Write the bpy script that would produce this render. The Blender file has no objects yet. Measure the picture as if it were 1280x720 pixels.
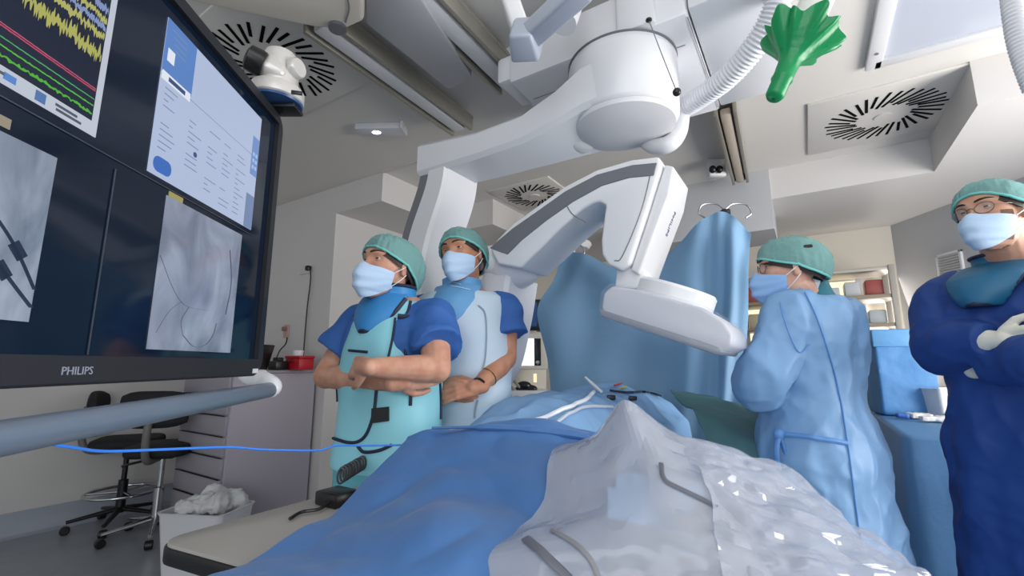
import bpy, bmesh, math, random
from mathutils import Vector, Matrix, noise
from mathutils.bvhtree import BVHTree
random.seed(7)
V = Vector
PI = math.pi
rad = math.radians
sc = bpy.context.scene
COL = sc.collection

# ------------------------------------------------------------------ camera, world, lights, exposure
CH, PITCH, FPX, YAW = 1.24, rad(9.5), 569.0, rad(32.7)
cam = bpy.data.objects.new('camera', bpy.data.cameras.new('camera'))
COL.objects.link(cam)
cam.location = (0, 0, CH)
cam.rotation_euler = (PI / 2 + PITCH, 0, 0)
cam.data.sensor_width = 36
cam.data.lens = FPX / 1280 * 36
cam.data.clip_start = 0.02
sc.camera = cam
sc.view_settings.view_transform = 'Standard'
sc.view_settings.look = 'None'
sc.view_settings.gamma = 1
sc.view_settings.use_curve_mapping = False
sc.view_settings.exposure = 0.08
CP, SP = math.cos(PITCH), math.sin(PITCH)
CA, SA = math.cos(YAW), math.sin(YAW)

def ray(px, py):
    dx = (px - 640) / FPX; dy = (360 - py) / FPX
    return V((dx, CP - dy * SP, SP + dy * CP))
def P(px, py, Y):
    r = ray(px, py); return r * (Y / r.y) + V((0, 0, CH))
def PZ(px, py, z):
    r = ray(px, py); return r * ((z - CH) / r.z) + V((0, 0, CH))
def R(u, v, z=0.0):                    # room axes: u along the back wall, v into the room
    return V((u * CA + v * SA, -u * SA + v * CA, z))
MROOM = Matrix.Rotation(-YAW, 4, 'Z')

w = bpy.data.worlds.new('room_light'); sc.world = w; w.use_nodes = True
bg = w.node_tree.nodes['Background']
bg.inputs[0].default_value = (0.93, 0.96, 1.0, 1); bg.inputs[1].default_value = 0.62

def area(name, loc, target, sx, sy, power, color=(1, 1, 1)):
    l = bpy.data.lights.new(name, 'AREA'); l.shape = 'RECTANGLE'; l.size = sx; l.size_y = sy
    l.energy = power; l.color = color
    o = bpy.data.objects.new(name, l); COL.objects.link(o)
    o.location = loc
    o.rotation_euler = (V(target) - V(loc)).to_track_quat('-Z', 'Y').to_euler()
    return o
# daylight from the back window, plus assumed unseen sources on the right and overhead
area('assumed_daylight_right', (3.4, 0.9, 1.45), (0.2, 1.9, 1.75), 2.4, 1.5, 150, (1.0, 0.96, 0.92))  # added lamp for an assumed window out of view; no window is built here
area('window_daylight_back', R(1.2, 5.35, 1.7), R(0.6, 2.5, 2.2), 1.6, 1.3, 45, (1.0, 0.93, 0.84))
area('assumed_ceiling_lamp', (0.3, 0.1, 2.77), (0.4, 1.2, 0.9), 1.6, 1.0, 14, (0.98, 0.99, 1.0))  # added lamp above the camera, assumed and out of view, with no fitting
area('rear_fill_light', (-0.6, -2.3, 1.7), (0.0, 2.0, 1.4), 2.6, 1.5, 44, (0.95, 0.98, 1.0))  # added fill lamp behind the camera, where the room is left open

# ------------------------------------------------------------------ materials
def lin(c):
    c = c / 255.0
    return c / 12.92 if c <= 0.04045 else ((c + 0.055) / 1.055) ** 2.4
def L3(c): return (lin(c[0]), lin(c[1]), lin(c[2]), 1)
MATS = {}
def mat(name, c, rough=0.5, metal=0.0, spec=0.5, bump=None, var=None, alpha=None, emit=None, sss=0, sheen=0, trans=None):
    """bump=(scale, strength, stretch), var=(second colour, scale): wear / weave variation"""
    if name in MATS: return MATS[name]
    m = bpy.data.materials.new(name); m.use_nodes = True
    nt = m.node_tree; b = nt.nodes['Principled BSDF']
    b.inputs['Base Color'].default_value = L3(c)
    b.inputs['Roughness'].default_value = rough
    b.inputs['Metallic'].default_value = metal
    b.inputs['Specular IOR Level'].default_value = spec
    if sheen: b.inputs['Sheen Weight'].default_value = sheen
    if sss:
        b.inputs['Subsurface Weight'].default_value = sss
        b.inputs['Subsurface Radius'].default_value = (0.012, 0.005, 0.003)
        b.inputs['Subsurface Scale'].default_value = 1.0
    tc = nt.nodes.new('ShaderNodeTexCoord')
    if var:
        n = nt.nodes.new('ShaderNodeTexNoise'); n.inputs['Scale'].default_value = var[1]; n.inputs['Detail'].default_value = 4
        nt.links.new(tc.outputs['Object'], n.inputs['Vector'])
        r = nt.nodes.new('ShaderNodeValToRGB')
        r.color_ramp.elements[0].position = 0.35; r.color_ramp.elements[1].position = 0.65
        r.color_ramp.elements[0].color = L3(c); r.color_ramp.elements[1].color = L3(var[0])
        nt.links.new(n.outputs['Fac'], r.inputs['Fac']); nt.links.new(r.outputs['Color'], b.inputs['Base Color'])
    if bump:
        mp = nt.nodes.new('ShaderNodeMapping'); st = bump[2] if len(bump) > 2 else (1, 1, 1)
        mp.inputs['Scale'].default_value = st
        n = nt.nodes.new('ShaderNodeTexNoise'); n.inputs['Scale'].default_value = bump[0]; n.inputs['Detail'].default_value = 3
        nt.links.new(tc.outputs['Object'], mp.inputs['Vector']); nt.links.new(mp.outputs['Vector'], n.inputs['Vector'])
        bp = nt.nodes.new('ShaderNodeBump'); bp.inputs['Strength'].default_value = bump[1]; bp.inputs['Distance'].default_value = 0.01
        nt.links.new(n.outputs['Fac'], bp.inputs['Height']); nt.links.new(bp.outputs['Normal'], b.inputs['Normal'])
    if alpha is not None: b.inputs['Alpha'].default_value = alpha
    if emit:
        b.inputs['Emission Color'].default_value = L3(emit[0]); b.inputs['Emission Strength'].default_value = emit[1]
    if trans:                            # thin cloth: part of the light passes through
        tr = nt.nodes.new('ShaderNodeBsdfTranslucent'); tr.inputs['Color'].default_value = L3(c)
        mx = nt.nodes.new('ShaderNodeMixShader'); mx.inputs[0].default_value = trans
        nt.links.new(b.outputs[0], mx.inputs[1]); nt.links.new(tr.outputs[0], mx.inputs[2])
        nt.links.new(mx.outputs[0], nt.nodes['Material Output'].inputs['Surface'])
    MATS[name] = m; return m

# ------------------------------------------------------------------ mesh collecting
class MB:
    def __init__(s): s.v = []; s.f = []
    def add(s, vs, fs):
        o = len(s.v); s.v += [V(q) for q in vs]; s.f += [tuple(i + o for i in f) for f in fs]; return s
    def merge(s, m): return s.add(m.v, m.f)
    def xf(s, M): s.v = [M @ q for q in s.v]; return s
    def bm(s, bm, M=None):
        bm.verts.ensure_lookup_table(); bm.verts.index_update()
        vs = [(M @ q.co) if M else q.co.copy() for q in bm.verts]
        s.add(vs, [[q.index for q in f.verts] for f in bm.faces]); bm.free(); return s
    def box(s, c, d, M=None, bev=0.0, seg=2):
        b = bmesh.new(); bmesh.ops.create_cube(b, size=1)
        for q in b.verts: q.co = V((q.co.x * d[0], q.co.y * d[1], q.co.z * d[2]))
        if bev: bmesh.ops.bevel(b, geom=b.edges[:], offset=bev, segments=seg, affect='EDGES', profile=0.5)
        T = Matrix.Translation(c)
        return s.bm(b, (M @ T) if M else T)
    def prism(s, poly, h0, h1, M=None, bev=0.0, seg=2):
        """polygon in local xy extruded along local z from h0 to h1"""
        b = bmesh.new()
        lo = [b.verts.new((x, y, h0)) for x, y in poly]; hi = [b.verts.new((x, y, h1)) for x, y in poly]
        n = len(poly)
        b.faces.new(lo[::-1]); b.faces.new(hi)
        for i in range(n): b.faces.new((lo[i], lo[(i + 1) % n], hi[(i + 1) % n], hi[i]))
        bmesh.ops.recalc_face_normals(b, faces=b.faces)
        if bev: bmesh.ops.bevel(b, geom=b.edges[:], offset=bev, segments=seg, affect='EDGES', profile=0.5)
        return s.bm(b, M)
    def loft(s, rings, cap=True, closed=True):
        n = len(rings[0]); vs = [q for r in rings for q in r]; fs = []
        for i in range(len(rings) - 1):
            for j in range(n if closed else n - 1):
                a = i * n + j; b = i * n + (j + 1) % n
                fs.append((a, b, b + n, a + n))
        if cap and closed:
            fs.append(tuple(range(n))[::-1]); k = (len(rings) - 1) * n; fs.append(tuple(range(k, k + n)))
        return s.add(vs, fs)
    def tube(s, pts, r, seg=10, cap=True, flat=1.0, up=None):
        pts = [V(q) for q in pts]; n = len(pts)
        rs = r if isinstance(r, (list, tuple)) else [r] * n
        t0 = (pts[1] - pts[0]).normalized()
        a = V(up) if up else (V((0, 0, 1)) if abs(t0.z) < 0.9 else V((1, 0, 0)))
        nx = t0.cross(a).normalized(); rings = []
        for i in range(n):
            t = (pts[min(i + 1, n - 1)] - pts[max(i - 1, 0)]).normalized()
            nx = (nx - t * nx.dot(t)).normalized(); ny = t.cross(nx)
            rings.append([pts[i] + nx * (rs[i] * math.cos(2 * PI * k / seg)) + ny * (rs[i] * flat * math.sin(2 * PI * k / seg)) for k in range(seg)])
        return s.loft(rings, cap)
    def capsule(s, a, b, ra, rb, seg=14):
        a = V(a); b = V(b); d = (b - a); L = d.length
        if L < 1e-6: return s.ell(a, (ra, ra, ra))
        d /= L; pts = []; rs = []
        for k in range(5):
            t = PI / 2 * (1 - k / 4.0); pts.append(a - d * ra * math.sin(t)); rs.append(max(ra * math.cos(t), 1e-4))
        for k in range(5):
            t = PI / 2 * (k / 4.0); pts.append(b + d * rb * math.sin(t)); rs.append(max(rb * math.cos(t), 1e-4))
        return s.tube(pts, rs, seg)
    def ell(s, c, r, M=None, nu=20, nv=12):
        rings = []
        for i in range(nv + 1):
            t = PI * i / nv; rr = max(math.sin(t), 1e-3)
            rings.append([V((r[0] * rr * math.cos(2 * PI * k / nu), r[1] * rr * math.sin(2 * PI * k / nu), r[2] * math.cos(t))) for k in range(nu)])
        rings = rings[::-1]
        C = V(c)
        rings = [[C + ((M @ q) if M else q) for q in rg] for rg in rings]
        return s.loft(rings)
    def lathe(s, prof, M=None, seg=24, cap=True):
        rings = [[V((r * math.cos(2 * PI * k / seg), r * math.sin(2 * PI * k / seg), h)) for k in range(seg)] for r, h in prof]
        if M: rings = [[M @ q for q in rg] for rg in rings]
        return s.loft(rings, cap)
    def grid(s, fn, nu, nv):
        vs = [fn(i / nu, j / nv) for j in range(nv + 1) for i in range(nu + 1)]
        fs = [(j * (nu + 1) + i, j * (nu + 1) + i + 1, (j + 1) * (nu + 1) + i + 1, (j + 1) * (nu + 1) + i) for j in range(nv) for i in range(nu)]
        return s.add(vs, fs)
    def shell(s, fn, nu, nv, th):
        """grid with real thickness th (inwards along the normal)"""
        g = MB().grid(fn, nu, nv); me = bpy.data.meshes.new('t'); me.from_pydata([tuple(q) for q in g.v], [], g.f); me.update()
        b = bmesh.new(); b.from_mesh(me); bpy.data.meshes.remove(me)
        bmesh.ops.solidify(b, geom=b.faces[:], thickness=th)
        return s.bm(b)

def catmull(pts, n=8):
    pts = [V(p) for p in pts]; q = [pts[0] * 2 - pts[1]] + pts + [pts[-1] * 2 - pts[-2]]; out = []
    for i in range(1, len(q) - 2):
        for k in range(n):
            t = k / n; a, b, c, d = q[i - 1], q[i], q[i + 1], q[i + 2]
            out.append(0.5 * ((2 * b) + (c - a) * t + (2 * a - 5 * b + 4 * c - d) * t * t + (3 * b - a - 3 * c + d) * t ** 3))
    out.append(pts[-1]); return out
def lerpl(xs, n=8):
    out = []
    for i in range(len(xs) - 1):
        for k in range(n): out.append(xs[i] + (xs[i + 1] - xs[i]) * k / n)
    return out + [xs[-1]]
def control_surface(rows, nu=10, nv=10):
    """smooth surface through rows of control points; returns a list of rows of points"""
    fine = [catmull(r, nu) for r in rows]
    cols = [catmull([fr[i] for fr in fine], nv) for i in range(len(fine[0]))]
    return [[cols[i][j] for i in range(len(cols))] for j in range(len(cols[0]))]

# ------------------------------------------------------------------ objects
WO = {}
def thing(name, label, cat, loc=(0, 0, 0), group=None):
    o = bpy.data.objects.new(name, None); COL.objects.link(o); o.location = loc; WO[o.name] = V(loc)
    o.empty_display_size = 0.1
    return tag(o, label, cat, group)
def tag(o, label, cat, group=None, kind=None):
    o['label'] = label; o['category'] = cat
    if group: o['group'] = group
    if kind: o['kind'] = kind
    return o
def obj(name, mb, m, parent=None, ang=38, label=None, smooth=True, recalc=True):
    if isinstance(mb, MB):
        me = bpy.data.meshes.new(name)
        me.from_pydata([tuple(q) for q in mb.v], [], mb.f)
        if recalc:
            b = bmesh.new(); b.from_mesh(me); bmesh.ops.recalc_face_normals(b, faces=b.faces); b.to_mesh(me); b.free()
    else: me = mb; me.name = name
    if parent: org = WO[parent.name]
    else:
        xs = [q.co for q in me.vertices]
        org = V(((min(q.x for q in xs) + max(q.x for q in xs)) / 2, (min(q.y for q in xs) + max(q.y for q in xs)) / 2, min(q.z for q in xs)))
    me.transform(Matrix.Translation(-org)); me.update()
    if smooth:
        me.shade_smooth(); me.set_sharp_from_angle(angle=rad(ang))
    me.materials.append(m)
    o = bpy.data.objects.new(name, me); COL.objects.link(o); WO[o.name] = org
    if parent: o.parent = parent
    else: o.location = org
    if label: o['label'] = label
    return o
def single(name, mb, m, label, cat, group=None, ang=38, kind=None, recalc=True):
    return tag(obj(name, mb, m, None, ang, recalc=recalc), label, cat, group, kind)
def struct(name, mb, m, parent=None):
    o = obj(name, mb, m, parent)
    if not parent: o['kind'] = 'structure'
    return o
def dup(root, loc, rotz=0.0, label=None, group=None):
    def cp(o, par):
        c = o.copy(); COL.objects.link(c)
        if par: c.parent = par
        for ch in list(o.children): cp(ch, c)
        return c
    r = cp(root, None); r.location = loc; r.rotation_euler = (0, 0, rotz)
    if label: r['label'] = label
    if group: r['group'] = group
    return r
def solid(mb, voxel=0.006, smooth=3, wr=None, post=2, dec=None):
    """melt overlapping closed shapes into one continuous skin; wr=[(texture size, depth, (sx,sy,sz))] adds folds"""
    me = bpy.data.meshes.new('melt'); me.from_pydata([tuple(q) for q in mb.v], [], mb.f)
    b = bmesh.new(); b.from_mesh(me); bmesh.ops.recalc_face_normals(b, faces=b.faces); b.to_mesh(me); b.free()
    o = bpy.data.objects.new('melt', me); COL.objects.link(o); junk = []
    r = o.modifiers.new('r', 'REMESH'); r.mode = 'VOXEL'; r.voxel_size = voxel
    if smooth:
        q = o.modifiers.new('s', 'SMOOTH'); q.factor = 0.5; q.iterations = smooth
    for i, (size, depth, st) in enumerate(wr or []):
        if depth < 0:                        # sharp ridged creases
            t = bpy.data.textures.new('fold', 'MUSGRAVE'); t.musgrave_type = 'RIDGED_MULTIFRACTAL'; t.noise_scale = 1.0; t.octaves = 1.2; t.lacunarity = 2.0; t.offset = 1.0; t.gain = 1.0; depth = -depth
        else:
            t = bpy.data.textures.new('fold', 'CLOUDS'); t.noise_scale = 1.0; t.noise_depth = 1
        e = bpy.data.objects.new('fold', None); COL.objects.link(e); e.scale = [size * k for k in st]
        e.location = (0.37 * i, 0.11, 0.05); junk.append(e)
        d = o.modifiers.new('d', 'DISPLACE'); d.texture = t; d.texture_coords = 'OBJECT'; d.texture_coords_object = e
        d.strength = depth; d.mid_level = 0.5
    if wr and post:
        q = o.modifiers.new('s2', 'SMOOTH'); q.factor = 0.5; q.iterations = post
    if dec:
        q = o.modifiers.new('dc', 'DECIMATE'); q.ratio = dec
    dg = bpy.context.evaluated_depsgraph_get(); dg.update()
    out = bpy.data.meshes.new_from_object(o.evaluated_get(dg))
    bpy.data.objects.remove(o); bpy.data.meshes.remove(me)
    for e in junk: bpy.data.objects.remove(e)
    out.materials.clear(); return out
def bvh_of(objs):
    vs = []; fs = []
    for o in objs:
        k = len(vs); off = WO[o.name]
        vs += [q.co + off for q in o.data.vertices]; fs += [[i + k for i in p.vertices] for p in o.data.polygons]
    return BVHTree.FromPolygons(vs, fs)
def on_surface(bvh, px, py, lift=0.003):
    d = ray(px, py).normalized(); h = bvh.ray_cast(V((0, 0, CH)), d)
    if h[0] is None: return None
    n = h[1] if h[1].dot(d) < 0 else -h[1]
    return h[0] + n * lift
def surf_strip(bvh, pts, width, th=0.004, n=8):
    """a raised ribbon lying on a surface along a path seen at these pixels"""
    pp = catmull([V((a, b, 0)) for a, b in pts], n); out = []
    for q in pp:
        h = on_surface(bvh, q.x, q.y)
        if h: out.append(h)
    m = MB()
    if len(out) > 1: m.tube(out, width / 2, 8)
    return m
def frame(o, x, y, z):
    M = Matrix((x, y, z)).transposed().to_4x4(); M.translation = V(o); return M
def axis_frame(o, z, xhint=(1, 0, 0)):
    z = V(z).normalized(); x = V(xhint); x = (x - z * x.dot(z)).normalized(); return frame(o, x, z.cross(x), z)
# ------------------------------------------------------------------ shared materials
M_wall = mat('painted_wall', (214, 212, 210), 0.55, bump=(60, 0.05))
M_wallw = mat('painted_wall_warm', (226, 220, 208), 0.55, bump=(60, 0.05))
M_wallg = mat('painted_wall_grey', (190, 192, 196), 0.55, bump=(60, 0.05))
M_ceil = mat('ceiling_paint', (218, 215, 210), 0.5, bump=(40, 0.04))
M_floor = mat('vinyl_floor', (150, 156, 164), 0.28, var=((142, 149, 158), 9))
M_cove = mat('vinyl_skirting', (168, 176, 188), 0.35)
M_white = mat('white_enamel', (226, 228, 232), 0.3)
M_whitem = mat('white_plastic', (220, 221, 224), 0.42)
M_cream = mat('cream_panel', (214, 208, 196), 0.4)
M_alu = mat('brushed_aluminium', (176, 174, 168), 0.36, 0.7, bump=(200, 0.04, (1, 1, 0.05)))
M_rail = mat('anodised_rail', (168, 164, 154), 0.4, 0.5)
M_dark = mat('dark_rubber', (26, 27, 30), 0.6)
M_black = mat('black_plastic', (18, 19, 22), 0.35)
M_grey = mat('grey_strip', (120, 122, 128), 0.5)
M_chrome = mat('chrome', (200, 202, 206), 0.15, 1.0)
M_steel = mat('satin_steel', (150, 156, 164), 0.3, 0.9)
M_bluecloth = mat('blue_drape_cloth', (66, 110, 166), 0.62, spec=0.35, bump=(35, 0.12), sheen=0.15)
M_lightcloth = mat('light_blue_drape', (140, 184, 228), 0.6, spec=0.35, bump=(30, 0.15), trans=0.15)
M_screen = mat('hanging_drape_blue', (150, 194, 228), 0.5, spec=0.4, bump=(22, 0.15), trans=0.3)
M_green = mat('green_cloth', (74, 116, 122), 0.75, bump=(30, 0.2))

ZC, ZS = 2.80, 2.55
def slab(u0, u1, v0, v1, z0, z1, bev=0):
    return MB().box(V(((u0 + u1) / 2, (v0 + v1) / 2, (z0 + z1) / 2)), (abs(u1 - u0), abs(v1 - v0), abs(z1 - z0)), MROOM, bev)
struct('floor', slab(-5.1, 4.6, -5.0, 6.0, -0.1, 0), M_floor)
struct('ceiling', slab(-5.1, 4.6, -4.0, 6.0, ZC, ZC + 0.1), M_ceil)
struct('wall_left', slab(-5.12, -5.0, -4.0, 6.0, 0, ZC), M_wall)
struct('wall_corner', slab(-5.0, -3.38, 2.40, 5.6, 0, ZS), M_wall)
struct('wall_back', slab(-4.9, 4.6, 5.5, 5.62, 0, ZC), M_wallw)
# right wall runs obliquely, parallel to the view
q = PZ(1105, 285, ZS)
struct('wall_right', MB().box(V((q.x + 0.06, q.y - 2.4, ZC / 2)), (0.12, 4.9, ZC)), M_wallg)
# lowered soffits round the raised middle of the ceiling
struct('trim_1', slab(-5.0, -2.80, 2.40, 3.40, ZS, ZC), M_wall)
struct('trim_2', slab(-5.0, -2.40, 3.40, 5.5, ZS, ZC), M_wall)
struct('trim_3', slab(-2.40, 4.6, 4.07, 5.5, ZS, ZC), M_wall)
struct('trim_4', slab(0.85, 4.6, 3.10, 4.07, ZS, ZC), M_wall)
struct('trim_5', slab(-1.2, -0.13, 4.05, 4.6, 2.30, ZC), M_wallg)
# coved vinyl skirting on the left wall
b = MB(); prof = [(0, 0), (0.075, 0), (0.03, 0.012), (0.012, 0.04), (0.008, 0.17), (0, 0.17)]
b.loft([[R(-5.0 + x, v, z) for x, z in prof] for v in (-4.0, 2.40)]); struct('baseboard_left', b, M_cove)
b = MB().loft([[R(u, 2.40 - x, z) for x, z in prof] for u in (-5.0, -3.38)]); struct('baseboard_back', b, M_cove)
# ceiling panel seams as thin raised strips
for i, (a, c) in enumerate([((-2.80, 2.40), (-1.0, 2.40))]):
    p0, p1 = R(*a, ZC - 0.004), R(*c, ZC - 0.004); d = p1 - p0
    struct('trim_%d' % (6 + i), MB().box(V((d.length / 2, 0, 0)), (d.length, 0.03, 0.012), axis_frame(p0, (0, 0, 1), d), 0.003), M_ceil)

# ------------------------------------------------------------------ ceiling fittings
def ceiling_vent(c, rot, size, rin, rout, n, label):
    t = thing('ceiling_vent', label, 'vent', c, 'swirl air vents in the ceiling')
    M = Matrix.Translation(c) @ Matrix.Rotation(rot, 4, 'Z')
    obj('vent_plate', MB().box(V((0, 0, -0.006)), (size, size, 0.016), M, 0.004), M_ceil, t)
    s = MB()
    for k in range(n):
        a = 2 * PI * k / n; r0 = rin if k % 3 else rin * 1.25; r1 = rout if k % 2 else rout * 0.96
        ct = V(((r0 + r1) / 2 * math.cos(a), (r0 + r1) / 2 * math.sin(a), -0.0145))
        s.box(V((0, 0, 0)), (r1 - r0, 0.015, 0.004), M @ Matrix.Translation(ct) @ Matrix.Rotation(a + 0.38, 4, 'Z'))
    obj('air_slots', s, mat('vent_void', (8, 8, 9), 0.9, spec=0.1), t)
    obj('hub_cap', MB().lathe([(0.0, -0.014), (0.05, -0.014), (0.045, -0.022), (0.0, -0.024)], M, 20), M_ceil, t)
    return t
c = PZ(345, 77, ZC); ceiling_vent(c, -YAW, 0.74, 0.16, 0.30, 32, 'round slotted ceiling vent behind the camera on top of the big screen')
c = PZ(1103, 143, ZC); ceiling_vent(c, -YAW, 0.80, 0.13, 0.31, 34, 'round slotted ceiling vent above the man in the navy gown, right of the green funnel')
c = PZ(668, 243, ZC); ceiling_vent(c, -YAW, 0.62, 0.12, 0.28, 30, 'small slotted ceiling vent half hidden behind the curved scanner arm')

t = thing('ceiling_light', 'large framed ceiling light panel at top right, reflecting the lamp arms', 'light', PZ(1185, 40, ZC))
p0 = PZ(1092, 80, ZC - 0.015); p1 = PZ(1255, 45, ZC - 0.015)
ux = R(1, 0); Lx = 1.25; M = axis_frame(p0, (0, 0, 1), ux)
fr = MB()
for (x, y, dx, dy) in ((Lx / 2, -0.0, Lx, 0.07), (Lx / 2, -1.0, Lx, 0.07), (0, -0.5, 0.07, 1.07), (Lx, -0.5, 0.07, 1.07)):
    fr.box(V((x, y, 0)), (dx, dy, 0.03), M, 0.006)
obj('panel_frame', fr, M_whitem, t)
obj('diffuser', MB().box(V((Lx / 2, -0.5, 0.005)), (Lx - 0.06, 0.95, 0.012), M), mat('lamp_glass', (188, 194, 208), 0.12, spec=0.7), t)
obj('screw', MB().lathe([(0, -0.02), (0.008, -0.02), (0.008, -0.012)], M @ Matrix.Translation((0.0, -0.12, 0)), 10), M_grey, t)

# emergency luminaire
c = PZ(475, 158, ZC); t = thing('emergency_light', 'small lit emergency light fitting on the grey ceiling left of the scanner', 'light', c)
M = Matrix.Translation(c) @ Matrix.Rotation(rad(-3), 4, 'Z')
obj('housing', MB().prism([(-0.15, -0.055), (0.15, -0.055), (0.15, 0.055), (-0.15, 0.055)], -0.045, 0.0, M, 0.008), mat('luminaire_white', (206, 208, 214), 0.35), t)
obj('end_cap', MB().box(V((0.16, 0, -0.02)), (0.02, 0.118, 0.05), M, 0.004), M_whitem, t)
obj('led_lens', MB().ell(V((0, 0, 0)), (0.028, 0.02, 0.006), M @ Matrix.Translation((-0.02, -0.005, -0.046))), mat('led', (255, 255, 255), 0.3, emit=((225, 230, 255), 9.0)), t)

# ceiling rails running into the room
def rail(p0, p1, wd, label, strip=None):
    t = thing('ceiling_rail', label, 'rail', p0, 'ceiling rails carrying the equipment')
    d = p1 - p0; M = axis_frame(p0, (0, 0, 1), d); Ln = d.length
    s = MB()
    s.box(V((Ln / 2, 0, -0.01)), (Ln, wd, 0.02), M, 0.003)
    s.box(V((Ln / 2, wd * 0.42, -0.05)), (Ln, 0.022, 0.08), M, 0.004)
    s.box(V((Ln / 2, -wd * 0.42, -0.05)), (Ln, 0.022, 0.08), M, 0.004)
    obj('rail_profile', s, M_rail, t)
    obj('cover_strip', MB().box(V((Ln / 2, 0, -0.062)), (Ln - 0.04, wd * 0.5, 0.05), M, 0.014), strip or M_whitem, t)
    obj('end_stop', MB().box(V((Ln - 0.05, 0, -0.05)), (0.03, wd * 0.62, 0.05), M, 0.004), M_black, t)
    return t
def zp(px, py, z): return PZ(px, py, z)
rail(PZ(395, 10, ZC - .04), PZ(578, 150, ZC - .04), 0.17, 'grey ceiling rail ending above the emergency light, left of the scanner carriage')
rail(PZ(520, -30, ZC - .04), PZ(640, 95, ZC - .04), 0.17, 'grey ceiling rail running into the left end of the scanner carriage')
rail(PZ(905, 125, ZC - .04), PZ(925, 217, ZC - .04), 0.12, 'short aluminium ceiling rail between the carriage and the right vent', mat('rail_beige', (196, 182, 168), 0.45))

# twin-roller end stop on the rear rail
c = PZ(893, 213, ZC - .10); t = thing('rail_stop', 'two black rubber buffers on a white bracket at the rear rail', 'buffer', c)
obj('bracket', MB().box(c + V((0.03, 0.03, 0.03)), (0.13, 0.05, 0.14), None, 0.01), M_whitem, t)
for dx in (-0.022, 0.03):
    obj('buffer', MB().ell(c + V((dx, -0.02, 0)), (0.026, 0.026, 0.03)), M_black, t)

# suspension housing of the big screen
t = thing('ceiling_suspension', 'cream ceiling suspension housing above the big screen at top left', 'suspension', PZ(340, 10, 2.62))
bl = MB()
pts = [PZ(205, -60, 2.6), PZ(205, -4, 2.6), PZ(300, 17, 2.6), PZ(395, 36, 2.6), PZ(432, 38, 2.6), PZ(455, 28, 2.6), PZ(452, -60, 2.6)]
bl.prism([(q.x, q.y) for q in pts], 2.6, 2.74, None, 0.02, 3)
obj('housing', bl, M_cream, t)
q = PZ(422, 33, 2.6)
obj('roller', MB().lathe([(0, 2.585), (0.035, 2.585), (0.035, 2.62), (0, 2.62)], Matrix.Translation((q.x, q.y, 0)), 16), M_steel, t)
sm = MB()
sm.tube(catmull([PZ(420, -40, 2.598), PZ(436, 5, 2.598), PZ(432, 28, 2.598)], 6), 0.003, 6); obj('seam', sm, M_grey, t)
# grey carriage side right of it
single('suspension_carriage', MB().prism([(q.x, q.y) for q in (PZ(457, -60, 2.66), PZ(457, 30, 2.66), PZ(560, 112, 2.66), PZ(590, 98, 2.66), PZ(488, -60, 2.66))], 2.66, 2.72, None, 0.01), mat('carriage_grey', (176, 178, 182), 0.45),
       'flat grey ceiling carriage plate between the two left rails', 'carriage')

# spring arm of a ceiling lamp, top centre
t = thing('ceiling_lamp', 'pale grey jointed ceiling lamp arm at top centre above the scanner carriage', 'arm', PZ(660, 20, 2.5))
obj('joint', MB().prism([(-0.035, -0.05), (0.04, -0.05), (0.055, 0.05), (-0.045, 0.05)], -0.05, 0.05, axis_frame(P(655, 50, 1.35), (0.2, 0.3, 1), (1, -0.2, 0)), 0.012, 3), mat('arm_grey', (170, 178, 192), 0.35), t)
for (a, c, rr, m) in ((P(652, 42, 1.36), P(628, -30, 1.35), 0.03, M_whitem), (P(664, 44, 1.33), P(725, -20, 1.15), 0.036, mat('arm_grey', (170, 178, 192), 0.35))):
    d = c - a
    obj('arm_segment', MB().box(V((d.length / 2, 0, 0)), (d.length + 0.04, rr * 2, rr * 1.7), axis_frame(a, (0, 0, 1), d) if abs(d.normalized().z) < .95 else axis_frame(a, (0, 1, 0), d), 0.012, 3), m, t)
for q in (P(628, -30, 1.35), P(725, -20, 1.15), P(708, 18, 1.5)):
    obj('ceiling_rod', MB().tube([q + V((0, 0, -0.01)), V((q.x, q.y, (q.z + ZC) / 2)), V((q.x, q.y, ZC))], 0.022, 12), M_whitem, t)
obj('rear_joint', MB().lathe([(0, -0.05), (0.05, -0.05), (0.05, 0.05), (0, 0.05)], axis_frame(P(708, 18, 1.5), (0.3, 0.2, 1)), 20), M_whitem, t)
# ------------------------------------------------------------------ X-ray C-arm hung from the ceiling
UV0 = frame((0, 0, 0), R(1, 0), (0, 0, 1), -R(0, 1))          # local x = u, y = height, z = -v
def U(px, py, v):
    """pixel on the plane v = const, in (u, height)"""
    r = ray(px, py); k = v / (r.x * SA + r.y * CA)
    return (r.x * k * CA - r.y * k * SA, r.z * k + CH)
def up(poly, vf, vb, bev=0.0, seg=3):
    return MB().prism([U(a, b, vf) for a, b in poly], -vb, -vf, UV0, bev, seg)
carm = thing('x_ray_scanner', 'big white curved-arm X-ray scanner hanging from the ceiling over the draped patient', 'scanner', R(-0.56, 1.74, 2.5))
cg = MB().box(V((-0.645, 1.96, 2.60)), (0.77, 0.76, 0.20), MROOM, 0.014)
cg.box(V((-0.12, 1.96, 2.612)), (0.27, 0.76, 0.19), MROOM, 0.012)
cg.box(V((-1.07, 1.72, 2.60)), (0.09, 0.24, 0.13), MROOM, 0.02)
cg.box(V((-0.60, 1.96, 2.755)), (1.2, 0.5, 0.12), MROOM, 0.01)
carr = obj('ceiling_carriage', cg, M_white, carm)
q = PZ(771, 47, 2.5); qu = q.x * CA - q.y * SA; qv = q.x * SA + q.y * CA
obj('front_housing', MB().box(V((qu + 0.075, qv + 0.06, 2.64)), (0.15, 0.14, 0.27), MROOM, 0.016), M_white, carm)
b = MB()
for (a, c) in ((U(620, 102, 1.57), 0),):
    pass
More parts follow.
